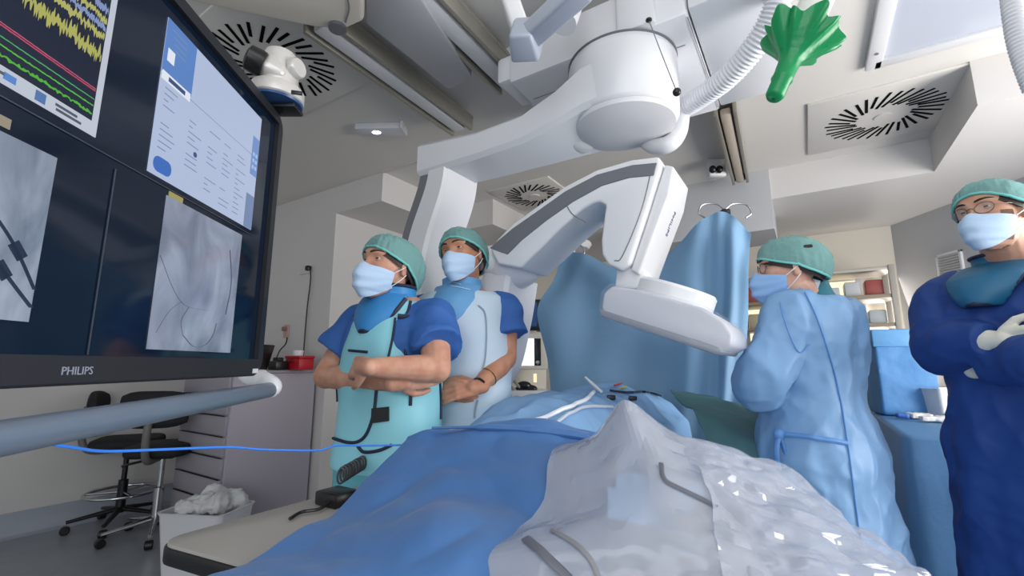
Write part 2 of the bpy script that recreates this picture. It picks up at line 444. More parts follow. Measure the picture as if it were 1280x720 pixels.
hb = P(811, 25, (R(qu + 0.13, qv - 0.012)).y); obj('cord_socket', MB().ell(hb, (0.012, 0.012, 0.008)), M_black, carr)
ce = P(846, 115, 1.45); obj('pull_cord', MB().tube(catmull([hb, (hb + ce) / 2 + V((0, 0, -.004)), ce], 5), 0.0018, 6), M_grey, carr); obj('cord_ball', MB().ell(ce, (0.0145, 0.0145, 0.0145)), M_black, carr)
b = MB()
for (u0, v0, u1, v1) in ((-0.26, 1.60, -0.26, 2.32), (-1.0, 1.75, -0.30, 1.75)):
    b.tube([R(u0, v0, 2.4995), R(u1, v1, 2.4995)], 0.002, 5)
obj('panel_seam', b, M_grey, carr)
Hc = V((0.47, 1.77, 0)); MT = Matrix.Translation(Hc)
drum = obj('pivot_drum', MB().lathe([(0.219, 2.50), (0.219, 2.49), (0.224, 2.485), (0.226, 2.47), (0.222, 2.245), (0.212, 2.232), (0.208, 2.23)], MT, 64), M_white, carm)
obj('drum_collar', MB().lathe([(0.222, 2.50), (0.227, 2.499), (0.227, 2.496), (0.222, 2.494)], MT, 64), M_grey, drum)
capm = MB().lathe([(0.206, 2.235), (0.209, 2.226), (0.205, 2.212), (0.16, 2.196), (0.08, 2.188), (0.0, 2.186)], MT, 64)
tb = PZ(724, 184, 2.21)
capm.lathe([(0.0, 2.196), (0.05, 2.198), (0.062, 2.206), (0.064, 2.225), (0.06, 2.232), (0, 2.232)], Matrix.Translation((tb.x, tb.y, 0)), 24)
obj('drum_cap', capm, M_whitem, carm)
# horizontal support arm (box with rounded edges, flared into the drum)
am = MB(); rings = []
for u, v0, v1, z0, z1 in ((-1.56, 1.55, 1.80, 2.17, 2.34), (-1.2, 1.55, 1.815, 2.17, 2.305), (-0.95, 1.545, 1.83, 2.175, 2.31), (-0.78, 1.535, 1.88, 2.20, 2.36), (-0.66, 1.525, 1.93, 2.225, 2.415), (-0.56, 1.523, 1.95, 2.235, 2.425)):
    c = 0.02
    rings.append([R(u, v, z) for v, z in ((v0 + c, z0), (v1 - c, z0), (v1, z0 + c), (v1, z1 - c), (v1 - c, z1), (v0 + c, z1), (v0, z1 - c), (v0, z0 + c))])
am.loft(rings); obj('support_arm', am, M_white, carm)
# the arm's curved drop behind the two people, ending in the pivot joint
path = catmull([V((-1.43, 2.30, 0)), V((-1.455, 2.10, 0)), V((-1.56, 1.83, 0)), V((-1.60, 1.55, 0)), V((-1.53, 1.27, 0)), V((-1.36, 1.12, 0)), V((-1.20, 1.22, 0)), V((-1.13, 1.42, 0)), V((-1.09, 1.62, 0))], 8)
def sweep(path, half, vf, vb, c=0.016):
    rings = []
    for i, q in enumerate(path):
        t = (path[min(i + 1, len(path) - 1)] - path[max(i - 1, 0)]).normalized(); n = V((-t.y, t.x, 0))
        h = half[i] if isinstance(half, list) else half
        rr = []
        for a, v in ((h - c, vf), (h, vf + c), (h, vb - c), (h - c, vb), (-h + c, vb), (-h, vb - c), (-h, vf + c), (-h + c, vf)):
            p = q + n * a; rr.append(R(p.x, v, p.y))
        rings.append(rr)
    return MB().loft(rings)
obj('drop_arm', sweep(path, [0.062 + 0.012 * min(1, i / 20) for i in range(len(path))], 1.56, 1.82), M_white, carm)
off = []
for i, q in enumerate(path[:40]):
    t = (path[i + 1] - path[max(i - 1, 0)]).normalized(); off.append(q + V((t.y, -t.x, 0)) * 0.095)
obj('drop_arm_strip', sweep(off, 0.032, 1.575, 1.80, 0.008), M_grey, carm)
# pivot joint: bulbous sleeve
bc = R(-1.055, 1.66, 1.66)
pv = MB().ell(bc, (0.135, 0.115, 0.10), Matrix.Rotation(-YAW, 3, 'Z') @ Matrix.Rotation(rad(-12), 3, 'Y'), 36, 22)
pv.ell(R(-1.13, 1.62, 1.685), (0.085, 0.10, 0.075), Matrix.Rotation(-YAW, 3, 'Z'), 30, 18)
obj('pivot_joint', MB().merge(pv), M_white, carm)
# the C: front outline read on its front plane, extruded into the room
vf, vb = 1.50, 1.73
outline = [(612, 312), (622, 298), (640, 280), (670, 258), (705, 233), (745, 212), (790, 199), (824, 195), (826, 206), (806, 270), (786, 330), (774, 337), (760, 331), (752, 318),
           (751, 300), (755, 268), (757, 256), (750, 252), (742, 253), (728, 261), (701, 285), (674, 312), (650, 335), (622, 330)]
Uo = [U(a, b, vf) for a, b in outline]
obj('c_arc', MB().prism(Uo, -vb, -vf, UV0, 0.011, 3), M_white, carm, ang=32)
strip = [(612, 310), (623, 300), (641, 285), (671, 264), (706, 239), (746, 218), (790, 206), (821, 203), (817, 219), (786, 222), (752, 232), (716, 252), (682, 276), (652, 300), (634, 318)]
obj('arc_strip', up(strip, vf - 0.004, vf + 0.02, 0.002, 1), mat('arc_grey', (112, 115, 122), 0.4), carm)
ln = MB(); ln.tube(catmull([R(*[U(a, b, vf)[0], vf - 0.001, U(a, b, vf)[1]]) for a, b in ((708, 256), (716, 268), (732, 278))], 5), 0.0022, 6)
ln.tube(catmull([R(U(a, b, vf)[0], vf - 0.001, U(a, b, vf)[1]) for a, b in ((816, 204), (802, 262), (778, 320), (768, 326))], 5), 0.0022, 6)
obj('housing_seam', ln, M_grey, carm)
# side panel of the column (faces right)
side = MB().prism([U(a, b, vf) for a, b in ((828, 201), (840, 204), (833, 240), (812, 296), (795, 342), (784, 336), (803, 280))], -1.76, -1.53, UV0, 0.009, 3)
obj('column_panel', side, M_whitem, carm)
# maker's mark on the column: small slate letters
def text_mesh(s, size, M, ext=0.001):
    cu = bpy.data.curves.new('t', 'FONT'); cu.body = s; cu.size = size; cu.extrude = ext; cu.align_x = 'CENTER'; cu.align_y = 'CENTER'; cu.resolution_u = 2
    o = bpy.data.objects.new('t', cu); COL.objects.link(o)
    dg = bpy.context.evaluated_depsgraph_get(); me = bpy.data.meshes.new_from_object(o.evaluated_get(dg))
    bpy.data.objects.remove(o); bpy.data.curves.remove(cu)
    m = MB(); m.add([M @ q.co for q in me.vertices], [tuple(f.vertices) for f in me.polygons]); bpy.data.meshes.remove(me)
    return m
e0 = V((*U(833, 240, vf), 0)); e1 = V((*U(812, 296, vf), 0)); ed = (e1 - e0).normalized(); em_ = e0.lerp(e1, .45)
xd = (UV0.to_3x3() @ ed); yd = R(0, 1); zd = xd.cross(yd).normalized()
if zd.dot(R(1, 0)) < 0: yd = -yd; zd = -zd
obj('maker_name', text_mesh('PHILIPS', 0.030, frame(R(em_.x, 1.655, em_.y) + zd * 0.0012, xd, yd, zd), 0.0006), mat('logo_slate', (96, 110, 150), 0.4), carm, smooth=False)
# neck and flat detector under its clear bag
obj('detector_neck', MB().prism([U(a, b, 1.55) for a, b in ((771, 330), (805, 336), (810, 362), (768, 360))], -1.68, -1.55, UV0, 0.01, 2), M_white, carm)
det_o = [(751, 385), (754, 366), (764, 357), (800, 362), (880, 385), (905, 402), (916, 418), (915, 432), (899, 440), (850, 425), (757, 395)]
dv0, dv1 = 1.43, 1.80
det = obj('detector', MB().prism([U(a, b, dv0) for a, b in det_o], -dv1, -dv0, UV0, 0.012, 4), mat('detector_white', (204, 206, 212), 0.4), carm)
lo = [(749, 386), (899, 434), (903, 440), (896, 444), (752, 396)]
obj('detector_rim', MB().prism([U(a, b, dv0) for a, b in lo], -dv1 - 0.004, -dv0 + 0.006, UV0, 0.006, 2), mat('rim_grey', (140, 145, 156), 0.4), det)
# round top plate
a0 = V((*U(800, 357, 1.6), 0)); a1 = V((*U(893, 384, 1.6), 0)); ax = (a1 - a0).normalized(); nn = V((-ax.y, ax.x, 0))
o3 = (a0 + a1) / 2
MD = UV0 @ frame((o3.x, o3.y, -1.60), ax, (0, 0, 1), V((0, 0, 0)) + ax.cross(V((0, 0, 1))))
rr = (a1 - a0).length / 2
obj('detector_turntable', MB().lathe([(rr, -0.03), (rr, 0.022), (rr - 0.008, 0.032), (0, 0.034)], MD @ Matrix.Rotation(PI if (MD.to_3x3() @ V((0, 0, 1))).z < 0 else 0, 4, 'X'), 48), M_white, det)
M_clear = bpy.data.materials.new('clear_film'); M_clear.use_nodes = True
def clear_film(m, col, trans_fac, rough, bscale, bstr):
    nt = m.node_tree; b = nt.nodes['Principled BSDF']; b.inputs['Base Color'].default_value = L3(col); b.inputs['Roughness'].default_value = rough
    b.inputs['Specular IOR Level'].default_value = 0.6
    t = nt.nodes.new('ShaderNodeBsdfTransparent'); t.inputs[0].default_value = (0.97, 0.98, 1, 1); mx = nt.nodes.new('ShaderNodeMixShader')
    tc = nt.nodes.new('ShaderNodeTexCoord'); n = nt.nodes.new('ShaderNodeTexNoise'); n.inputs['Scale'].default_value = bscale; n.inputs['Detail'].default_value = 3
    n.inputs['Distortion'].default_value = 0.6
    nt.links.new(tc.outputs['Object'], n.inputs['Vector']); bp = nt.nodes.new('ShaderNodeBump'); bp.inputs['Strength'].default_value = bstr; bp.inputs['Distance'].default_value = 0.02
    nt.links.new(n.outputs['Fac'], bp.inputs['Height']); nt.links.new(bp.outputs[0], b.inputs['Normal'])
    mx.inputs[0].default_value = trans_fac; nt.links.new(t.outputs[0], mx.inputs[1]); nt.links.new(b.outputs[0], mx.inputs[2])
    nt.links.new(mx.outputs[0], nt.nodes['Material Output'].inputs['Surface'])
    return m
clear_film(M_clear, (220, 224, 230), 0.11, 0.10, 20, 0.9)
bag = MB().prism([U(a, b, dv0) for a, b in [(748, 388), (751, 364), (762, 354), (800, 359), (882, 382), (908, 398), (920, 417), (920, 434), (901, 445), (850, 430), (755, 400)]], -dv1 - 0.008, -dv0 + 0.008, UV0, 0.012, 3)
obj('clear_bag', bag, M_clear, det, label='clear wrinkled plastic bag over the detector')
# pipe elbow and corrugated hose rising from the drum
pp = catmull([P(804, 172, 1.92), P(818, 182, 1.86), P(836, 180, 1.82), P(848, 165, 1.84), P(852, 138, 1.86)], 8)
obj('pipe_elbow', MB().tube(pp, 0.037, 20), M_white, carm)
def hose(pts, r, pitch=0.014, amp=0.09, seg=18):
    c = catmull(pts, 60); L = sum((c[i + 1] - c[i]).length for i in range(len(c) - 1)); rs = []; s = 0
    for i in range(len(c)):
        if i: s += (c[i] - c[i - 1]).length
        rs.append(r * (1 + amp * math.sin(2 * PI * s / pitch)))
    return MB().tube(c, rs, seg)
M_hose = mat('hose_white', (216, 218, 224), 0.4)
obj('corrugated_hose', hose([P(852, 136, 1.86), P(872, 124, 1.76), P(908, 98, 1.62), P(942, 60, 1.50), P(966, 20, 1.42), P(985, -40, 1.34)], 0.042), M_hose, carm, ang=80)

# second corrugated hose at the right edge
single('corrugated_hose', hose([P(1262, -60, 1.35), P(1268, 10, 1.35), P(1277, 60, 1.35), P(1296, 112, 1.33)], 0.03), M_hose, 'white corrugated hose hanging at the top right corner of the picture', 'hose', ang=80)

# lamp handle with its green sterile cover
h0 = P(1001, 46, 1.25); h1 = P(967, 123, 1.25); ax = (h1 - h0).normalized()
t = thing('surgical_lamp', 'white lamp handle at the top wearing a crumpled green funnel-shaped cover', 'handle', h0)
MH = axis_frame(h0, ax); Lh = (h1 - h0).length
q = MH @ V((0, 0, -0.215)); obj('drop_tube', MB().tube([q, q + (q - h0) * 0.15, V((q.x, q.y, ZC))], 0.03, 14), M_whitem, t)
obj('handle_grip', MB().lathe([(0.0, -0.22), (0.05, -0.22), (0.048, -0.06), (0.042, -0.03), (0.034, 0.0), (0.028, 0.05), (0.024, 0.08), (0, 0.08)], MH, 12), mat('handle_white', (222, 224, 218), 0.35), t)
gm = MB(); N = 120; rings = []
prof = [(0.106, -0.010, 1), (0.098, 0.008, 0.9), (0.082, 0.03, 0.55), (0.060, 0.055, 0.28), (0.040, 0.078, 0.1), (0.031, 0.095, 0.02), (0.028, Lh * 0.66, 0), (0.030, Lh * 0.71, 0), (0.026, Lh * 0.73, 0), (0.026, Lh * 0.95, 0), (0.020, Lh, 0), (0.004, Lh + 0.002, 0)]
for r, hgt, rf in prof:
    rg = []
    for k in range(N):
        a = 2 * PI * k / N
        f = math.sin(5 * a + 0.6) * 0.35 + math.sin(11 * a + 2) * 0.45 + math.sin(17 * a) * 0.25
        rg.append(MH @ V((r * (1 + 0.2 * rf * f) * math.cos(a), r * (1 + 0.2 * rf * f) * math.sin(a), hgt - 0.014 * rf * math.sin(7 * a + 1.9))))
    rings.append(rg)
b = bmesh.new(); me = bpy.data.meshes.new('t'); tm = MB().loft(rings, cap=False); me.from_pydata([tuple(q) for q in tm.v], [], tm.f); b.from_mesh(me); bpy.data.meshes.remove(me)
bmesh.ops.solidify(b, geom=b.faces[:], thickness=0.002)
obj('sterile_cover', MB().bm(b), mat('green_plastic', (18, 164, 98), 0.32, spec=0.6, bump=(40, 0.2), trans=0.35), t, ang=60)

# ------------------------------------------------------------------ the big screen
M0 = V((-0.72, 1.4, 0)); mA = rad(-3.4); mS = V((math.sin(mA), math.cos(mA), 0)); mN = V((mS.y, -mS.x, 0))
MM = frame(M0, mS, (0, 0, 1), mN)                 # local x = along the screen (towards the room), y = height, z = out of the glass
scr = thing('display_screen', 'huge black wall-style display on the left showing scan images and traces', 'screen', MM @ V((-0.77, 1.21, 0)))
def mbx(x0, x1, y0, y1, z0, z1, bev=0.0, seg=2): return MB().box(V(((x0 + x1) / 2, (y0 + y1) / 2, (z0 + z1) / 2)), (x1 - x0, y1 - y0, z1 - z0), MM, bev, seg)
X0, X1, Y0, Y1 = -1.46, -0.10, 1.208, 1.985
obj('housing', mbx(X0 + 0.01, X1 - 0.012, Y0 + 0.01, Y1 - 0.008, -0.075, -0.012, 0.012), M_whitem, scr)
obj('rear_cover', MB().prism([(X0 + .02, 1.96), (-0.47, 1.96), (-0.40, 1.99), (-0.42, 2.022), (X0 + .02, 2.03)], -0.09, -0.03, MM, 0.006), M_whitem, scr)
M_bez = mat('bezel_black', (34, 36, 41), 0.38, spec=0.4)
bz = MB(); cr = 0.045
def rrect(x0, x1, y0, y1, r, n=6):
    out = []
    for cx, cy, a0 in ((x1 - r, y0 + r, -PI / 2), (x1 - r, y1 - r, 0), (x0 + r, y1 - r, PI / 2), (x0 + r, y0 + r, PI)):
        out += [(cx + r * math.cos(a0 + PI / 2 * k / n), cy + r * math.sin(a0 + PI / 2 * k / n)) for k in range(n + 1)]
    return out
o1 = rrect(X0, X1, Y0, Y1, cr); o2 = rrect(X0 + 0.03, X1 - 0.03, Y0 + 0.045, Y1 - 0.03, 0.004)
rings = [[MM @ V((x, y, z)) for x, y in o] for o, z in ((o1, -0.03), (o1, 0.008), (rrect(X0 + .004, X1 - .004, Y0 + .004, Y1 - .004, cr), 0.012), (o2, 0.012), (o2, 0.0))]
bz.loft(rings, cap=False); obj('bezel', bz, M_bez, scr, ang=25)
M_glass = mat('dark_screen_glass', (8, 14, 24), 0.09, spec=0.5, emit=((10, 26, 46), 0.5))
obj('glass', mbx(X0 + 0.028, X1 - 0.028, Y0 + 0.04, Y1 - 0.028, -0.01, -0.0008), M_glass, scr)
sl = MB()
for x in (-0.665,): sl.merge(mbx(x - 0.0012, x + 0.0012, 1.255, 1.57, 0.0005, 0.0016))
sl.merge(mbx(-1.43, -0.20, 1.585, 1.5868, 0.0005, 0.0014))
obj('screen_divider', sl, mat('divider_grey', (58, 64, 74), 0.4), scr)
def em(name, c, s=1.0): return mat(name, (14, 15, 18), 0.2, spec=0.3, emit=(c, s))
def scan_mat(name, seed, scale, lo, hi, strength):
    """greyscale X-ray picture shown by the display"""
    m = bpy.data.materials.new(name); m.use_nodes = True; nt = m.node_tree; b = nt.nodes['Principled BSDF']
    tc = nt.nodes.new('ShaderNodeTexCoord'); mp = nt.nodes.new('ShaderNodeMapping'); mp.inputs['Location'].default_value = (seed, seed * 1.7, seed * 0.3); mp.inputs['Scale'].default_value = (1.6, 1.6, 0.9)
    n = nt.nodes.new('ShaderNodeTexNoise'); n.inputs['Scale'].default_value = scale; n.inputs['Detail'].default_value = 5; n.inputs['Distortion'].default_value = 0.9
    r = nt.nodes.new('ShaderNodeValToRGB'); r.color_ramp.elements[0].position = 0.30; r.color_ramp.elements[1].position = 0.68
    r.color_ramp.elements[0].color = L3(lo); r.color_ramp.elements[1].color = L3(hi)
    nt.links.new(tc.outputs['Object'], mp.inputs[0]); nt.links.new(mp.outputs[0], n.inputs[0]); nt.links.new(n.outputs['Fac'], r.inputs[0])
    nt.links.new(r.outputs[0], b.inputs['Emission Color']); b.inputs['Emission Strength'].default_value = strength; b.inputs['Base Color'].default_value = (0.01, 0.01, 0.012, 1)
    b.inputs['Roughness'].default_value = 0.12; return m
ZP = 0.0015
def wavy(x0, x1, yfun, th, n=160, z=ZP):
    m = MB(); rows = []
    vs = []; fs = []
    for i in range(n + 1):
        x = x0 + (x1 - x0) * i / n; y, h = yfun(x, i)
        vs += [MM @ V((x, y - h / 2, z)), MM @ V((x, y + h / 2, z))]
        if i: k = 2 * i; fs.append((k - 2, k, k + 1, k - 1))
    return m.add(vs, fs)
# upper left window: traces on dark blue inside a pale border
wv = obj('trace_window', mbx(-1.42, -0.712, 1.603, 1.955, 0.0, 0.001), em('window_pale', (206, 214, 228), 0.75), scr, label='dark trace window with yellow, red and green waveforms')
obj('trace_field', mbx(-1.42, -0.724, 1.626, 1.955, 0.0008, 0.0013), em('trace_navy', (22, 32, 56), 0.7), wv)
rnd = random.Random(3)
def noisy(y0, h0, amp): return lambda x, i: (y0 + rnd.uniform(-amp, amp) * 0.4, h0 + rnd.uniform(0, amp) * (0.4 + 0.6 * (i % 2)))
for nm, y0, h0, amp, c in (('yellow_trace', 1.738, 0.010, 0.022, (204, 204, 110)), ('yellow_trace', 1.772, 0.006, 0.014, (206, 206, 120)), ('blue_trace', 1.789, 0.006, 0.009, (150, 172, 224)), ('yellow_trace', 1.804, 0.005, 0.012, (206, 206, 120)), ('blue_trace', 1.822, 0.006, 0.010, (150, 172, 224)), ('green_trace', 1.845, 0.003, 0.006, (80, 190, 80)),
                               ('red_trace', 1.6765, 0.0018, 0.0006, (226, 84, 120)), ('red_trace', 1.680, 0.0014, 0.0006, (226, 110, 140)), ('green_trace', 1.662, 0.0016, 0.0006, (90, 196, 120)), ('green_trace', 1.651, 0.0018, 0.0012, (100, 214, 70)), ('green_trace', 1.638, 0.002, 0.0045, (96, 206, 60))):
    obj(nm, wavy(-1.42, -0.726, noisy(y0, h0, amp), 0, 420 if amp > 0.008 else 220, 0.0017), em(nm + '_%d' % int(y0 * 1000), c, 0.62), wv, smooth=False)
r2 = random.Random(5)
for (x, y, l) in ((-0.785, 1.618, 0.036), (-0.783, 1.611, 0.042), (-0.87, 1.616, 0.014)): obj('status_text', mbx(x, x + l, y - 0.002, y + 0.002, 0.001, 0.0016), em('text_grey', (96, 106, 124), 0.6), wv)
obj('status_icon', mbx(-0.815, -0.800, 1.607, 1.622, 0.001, 0.0016, 0.0), em('icon_blue', (92, 130, 190), 0.7), wv)
obj('status_badge', mbx(-0.858, -0.842, 1.610, 1.620, 0.001, 0.0016), em('icon_sky', (96, 150, 226), 0.7), wv)
obj('tag_strip', mbx(-0.875, -0.838, 1.548, 1.562, 0.0, 0.0012), em('tag_beige', (196, 184, 160), 0.5), scr)
# lower left window: fluoroscopy picture with instruments
fl = obj('scan_window', mbx(-1.42, -0.768, 1.298, 1.541, 0.0, 0.001), scan_mat('scan_a', 3.1, 5.5, (92, 112, 140), (196, 210, 228), 0.6), scr, label='bright bluish scan picture with dark instrument shadows')
for pts, wd in (([(-0.86, 1.41), (-0.815, 1.36), (-0.765, 1.312)], 0.012), ([(-0.86, 1.45), (-0.81, 1.40), (-0.765, 1.335)], 0.010)):
    pc = catmull([V((a, b, 0)) for a, b in pts], 8)
    obj('instrument_shadow', MB().tube([MM @ V((q.x, q.y, 0.0012)) for q in pc if q.x < -0.77], wd / 2, 6, True, 0.08), em('shadow_blue', (50, 66, 92), 0.5), fl)
for x, y in ((-0.815, 1.362), (-0.80, 1.392)): obj('instrument_shadow', MB().box(V((0, 0, 0)), (0.024, 0.016, 0.0012), MM @ Matrix.Translation((x, y, 0.0014)) @ Matrix.Rotation(rad(-50), 4, 'Z')), em('shadow_blue', (50, 66, 92), 0.5), fl)
# upper right window: pale report page
rp = obj('report_window', mbx(-0.596, -0.211, 1.598, 1.922, 0.0, 0.001), em('page_pale', (186, 200, 230), 0.8), scr, label='pale blue report page on the display')
obj('report_panel', mbx(-0.596, -0.505, 1.806, 1.922, 0.0008, 0.0014), em('page_blue', (92, 134, 200), 0.85), rp)
obj('report_photo', mbx(-0.586, -0.566, 1.835, 1.862, 0.0012, 0.0018), em('page_white', (226, 232, 242), 0.9), rp)
obj('report_field', mbx(-0.594, -0.508, 1.792, 1.81, 0.0012, 0.0018), em('page_white', (226, 232, 242), 0.9), rp)
obj('report_bar', mbx(-0.246, -0.211, 1.746, 1.855, 0.0008, 0.0014), em('page_bar', (116, 148, 204), 0.85), rp)
obj('report_bar', mbx(-0.252, -0.211, 1.598, 1.69, 0.0008, 0.0014), em('page_bar2', (122, 142, 184), 0.8), rp)
obj('report_button', MB().prism(rrect(-0.585, -0.535, 1.607, 1.638, 0.014), 0.0006, 0.0016, MM), em('page_btn', (60, 110, 190), 0.85), rp)
tx = MB()
for i in range(14):
    for cx in (-0.58, -0.50, -0.43, -0.37, -0.31):
        if r2.random() < 0.72:
            y = 1.78 - 0.0125 * i; l = r2.uniform(0.012, 0.045)
            if y > 1.645 or cx > -0.5: tx.merge(mbx(cx, cx + l, y - 0.0011, y + 0.0011, 0.001, 0.0013))
for i in range(4): tx.merge(mbx(-0.58 + 0.004 * i, -0.535, 1.905 - 0.013 * i, 1.907 - 0.013 * i, 0.0014, 0.002))
tx.merge(mbx(-0.596, -0.215, 1.7985, 1.7997, 0.001, 0.0014))
obj('report_text', tx, em('page_text', (134, 152, 188), 0.75), rp)
tx = MB().merge(mbx(-0.575, -0.525, 1.796, 1.805, 0.0016, 0.0022)); tx.merge(MB().prism([(-0.47 + 0.006 * math.cos(a), 1.69 + 0.006 * math.sin(a)) for a in [k * PI / 6 for k in range(12)]], 0.001, 0.0016, MM)); obj('report_heading', tx, em('page_dark', (70, 92, 140), 0.7), rp)
ic = MB()
for k in range(3):
    ic.merge(mbx(-0.24, -0.231, 1.80 - 0.018 * k, 1.81 - 0.018 * k, 0.0014, 0.002)); ic.merge(mbx(-0.226, -0.217, 1.80 - 0.018 * k, 1.81 - 0.018 * k, 0.0014, 0.002))
obj('report_icon', ic, em('page_icon', (170, 194, 232), 0.85), rp)
# lower right window: heart X-ray
hw = obj('scan_window', mbx(-0.538, -0.252, 1.268, 1.572, 0.0, 0.001), scan_mat('scan_b', 8.4, 7.0, (112, 122, 146), (172, 182, 204), 0.66), scr, label='grey chest scan picture with a thin curled wire')
for pts, wd in (([(-0.535, 1.45), (-0.49, 1.395), (-0.45, 1.365), (-0.40, 1.36), (-0.36, 1.362)], 0.0016), ([(-0.52, 1.30), (-0.49, 1.345), (-0.455, 1.37)], 0.0015), ([(-0.44, 1.30), (-0.40, 1.278), (-0.36, 1.283), (-0.335, 1.305), (-0.325, 1.335)], 0.003), ([(-0.44, 1.30), (-0.45, 1.33), (-0.43, 1.362)], 0.0016), ([(-0.30, 1.52), (-0.28, 1.44), (-0.29, 1.36)], 0.004)):
    pc = catmull([V((a, b, 0)) for a, b in pts], 8); obj('wire_shadow', MB().tube([MM @ V((q.x, q.y, 0.0012)) for q in pc], wd / 2, 6, True, 0.3), em('wire_dark', (86, 96, 122), 0.6), hw)
obj('scan_tag', mbx(-0.532, -0.49, 1.5725, 1.583, 0.0, 0.0014), em('tag_yellow', (206, 196, 120), 0.5), hw)
obj('maker_name', text_mesh('PHILIPS', 0.0175, MM @ Matrix.Translation((-0.692, 1.2295, 0.0125)), 0.0006), mat('logo_grey', (136, 146, 162), 0.4), scr, smooth=False)
obj('corner_sticker', mbx(-0.155, -0.125, 1.216, 1.228, 0.0118, 0.0128), mat('sticker', (206, 210, 218), 0.4), scr)
# grab rail with white end bracket along the lower edge
ra = P(338, 487, 1.36); rb = P(-60, 559, 0.50)
gr = obj('grab_rail', MB().tube([ra, ra * 0.5 + rb * 0.5, rb], 0.0215, 24), mat('rail_grey', (122, 136, 154), 0.32, 0.45), scr)
br = [P(338, 489, 1.36), P(342, 482, 1.37), P(330, 474, 1.385), P(312, 470, 1.40), P(302, 455, 1.41)]
obj('rail_bracket', MB().tube(catmull(br, 6), [0.023] * 5 + [0.0225] * 8 + [0.026] * 12, 18, True, 1.0), M_white, gr)
obj('rail_end_cap', MB().lathe([(0, -0.012), (0.020, -0.012), (0.0235, -0.006), (0.0235, 0.012), (0, 0.012)], axis_frame(ra, ra - rb), 24), M_white, gr)

# conference camera on top of the display
c = P(347, 116, 1.24); t = thing('pan_tilt_camera', 'small silver pan-tilt video camera on top of the big screen', 'camera', c)
zt = V((0, 0, 1))
M_sil = mat('camera_silver', (206, 204, 200), 0.3, 0.25)
MC = Matrix.Translation(c) @ Matrix.Rotation(rad(40), 4, 'Z')
base = MB(); base.lathe([(0.0, -0.03), (0.066, -0.03), (0.074, -0.024), (0.074, 0.004), (0.07, 0.012), (0.0, 0.012)], MC @ Matrix.Diagonal((1.0, 0.9, 1, 1)), 40); obj('base', base, M_sil, t)
obj('base_plate', MB().lathe([(0.0, -0.036), (0.070, -0.036), (0.073, -0.030), (0.0, -0.030)], MC @ Matrix.Diagonal((1.0, 0.9, 1, 1)), 40), mat('camera_blue', (52, 84, 130), 0.35), t)
yk = MB(); yk.lathe([(0.056, 0.0), (0.053, 0.06), (0.050, 0.105), (0.042, 0.124), (0.02, 0.132), (0, 0.133)], MC, 36); obj('yoke', yk, M_sil, t)
obj('tilt_cap', MB().lathe([(0.03, 0), (0.03, 0.014), (0.026, 0.02), (0, 0.02)], axis_frame(c + V((0.05, -0.012, 0.07)), (1, -0.3, 0)), 24), M_sil, t)
hd = P(330, 82, 1.19)
obj('camera_head', MB().box(V((0, 0, 0)), (0.062, 0.075, 0.07), axis_frame(hd + V((0.02, 0.02, 0)), (-0.75, -0.5, 0.25)), 0.02, 3), M_sil, t)
obj('lens', MB().lathe([(0.0, 0.034), (0.024, 0.036), (0.036, 0.03), (0.038, 0.0), (0.036, -0.01), (0, -0.01)], axis_frame(hd, (-0.75, -0.5, 0.25)) @ Matrix.Translation((0, 0, 0.012)), 28), M_black, t)
obj('sensor_window', MB().box(V((0, 0, 0)), (0.03, 0.006, 0.012), axis_frame(P(371, 116, 1.185), (0, 0, 1), (1, 0.25, 0)), 0.002), M_black, t)
# thin support under the camera
obj('mount_arm', MB().box(V((0, 0, 0)), (0.13, 0.06, 0.012), Matrix.Translation(V((-0.70, c.y + 0.01, 1.987))), 0.003), M_black, t)
# ------------------------------------------------------------------ cabinet by the left wall and what stands on it
M_lav = mat('lavender_laminate', (178, 172, 184), 0.5, bump=(50, 0.03))
M_lavd = mat('drawer_laminate', (158, 154, 164), 0.5)
cab = thing('cabinet', 'tall lavender grey drawer cabinet against the left corner of the room', 'cabinet', R(-3.9, 2.03, 0))
obj('body', slab(-4.20, -3.47, 1.72, 2.37, 0.05, 1.17, 0.006), M_lav, cab)
obj('top', slab(-4.21, -3.46, 1.70, 2.375, 1.17, 1.195, 0.006), M_lavd, cab)
obj('plinth', slab(-4.18, -3.50, 1.76, 2.35, 0.0, 0.05), M_grey, cab)
z = 0.08
for h in (0.22, 0.13, 0.13, 0.13, 0.13, 0.13, 0.13):
    d = obj('drawer', slab(-4.18, -3.49, 1.70, 1.722, z, z + h, 0.004), M_lavd, cab)
    obj('drawer_lip', slab(-4.16, -3.51, 1.692, 1.702, z + h + 0.002, z + h + 0.008), M_dark, d)
    z += h + 0.013
ZT = 1.195
def top_at(px, Y): q = P(px, 460, Y); return V((q.x, q.y, ZT))
c = top_at(374, 3.70); Mb = Matrix.Translation(c) @ MROOM
t = thing('storage_box', 'small red plastic box on top of the lavender cabinet', 'box', c)
M_red = mat('red_plastic', (186, 22, 40), 0.4)
obj('box_body', MB().box(V((0, 0, 0.045)), (0.19, 0.13, 0.09), Mb, 0.008), M_red, t)
obj('box_lid', MB().box(V((0, 0, 0.10)), (0.20, 0.14, 0.022), Mb, 0.007), M_red, t)
obj('box_latch', MB().box(V((0, -0.069, 0.07)), (0.05, 0.01, 0.03), Mb, 0.003), mat('red_dark', (150, 14, 30), 0.4), t)
single('paper_cup', MB().lathe([(0.03, 0.111), (0.038, 0.111), (0.042, 0.155), (0.040, 0.155), (0.036, 0.118), (0, 0.117)], Mb @ Matrix.Translation((-0.03, 0, 0)), 20), M_white, 'white round cup standing on the red box', 'cup')
c = top_at(347, 3.62); Mb = Matrix.Translation(c) @ MROOM
t = thing('charger', 'black charger block beside the red box on the cabinet', 'charger', c)
obj('charger_body', MB().box(V((0, 0, 0.035)), (0.11, 0.10, 0.07), Mb, 0.008), M_black, t)
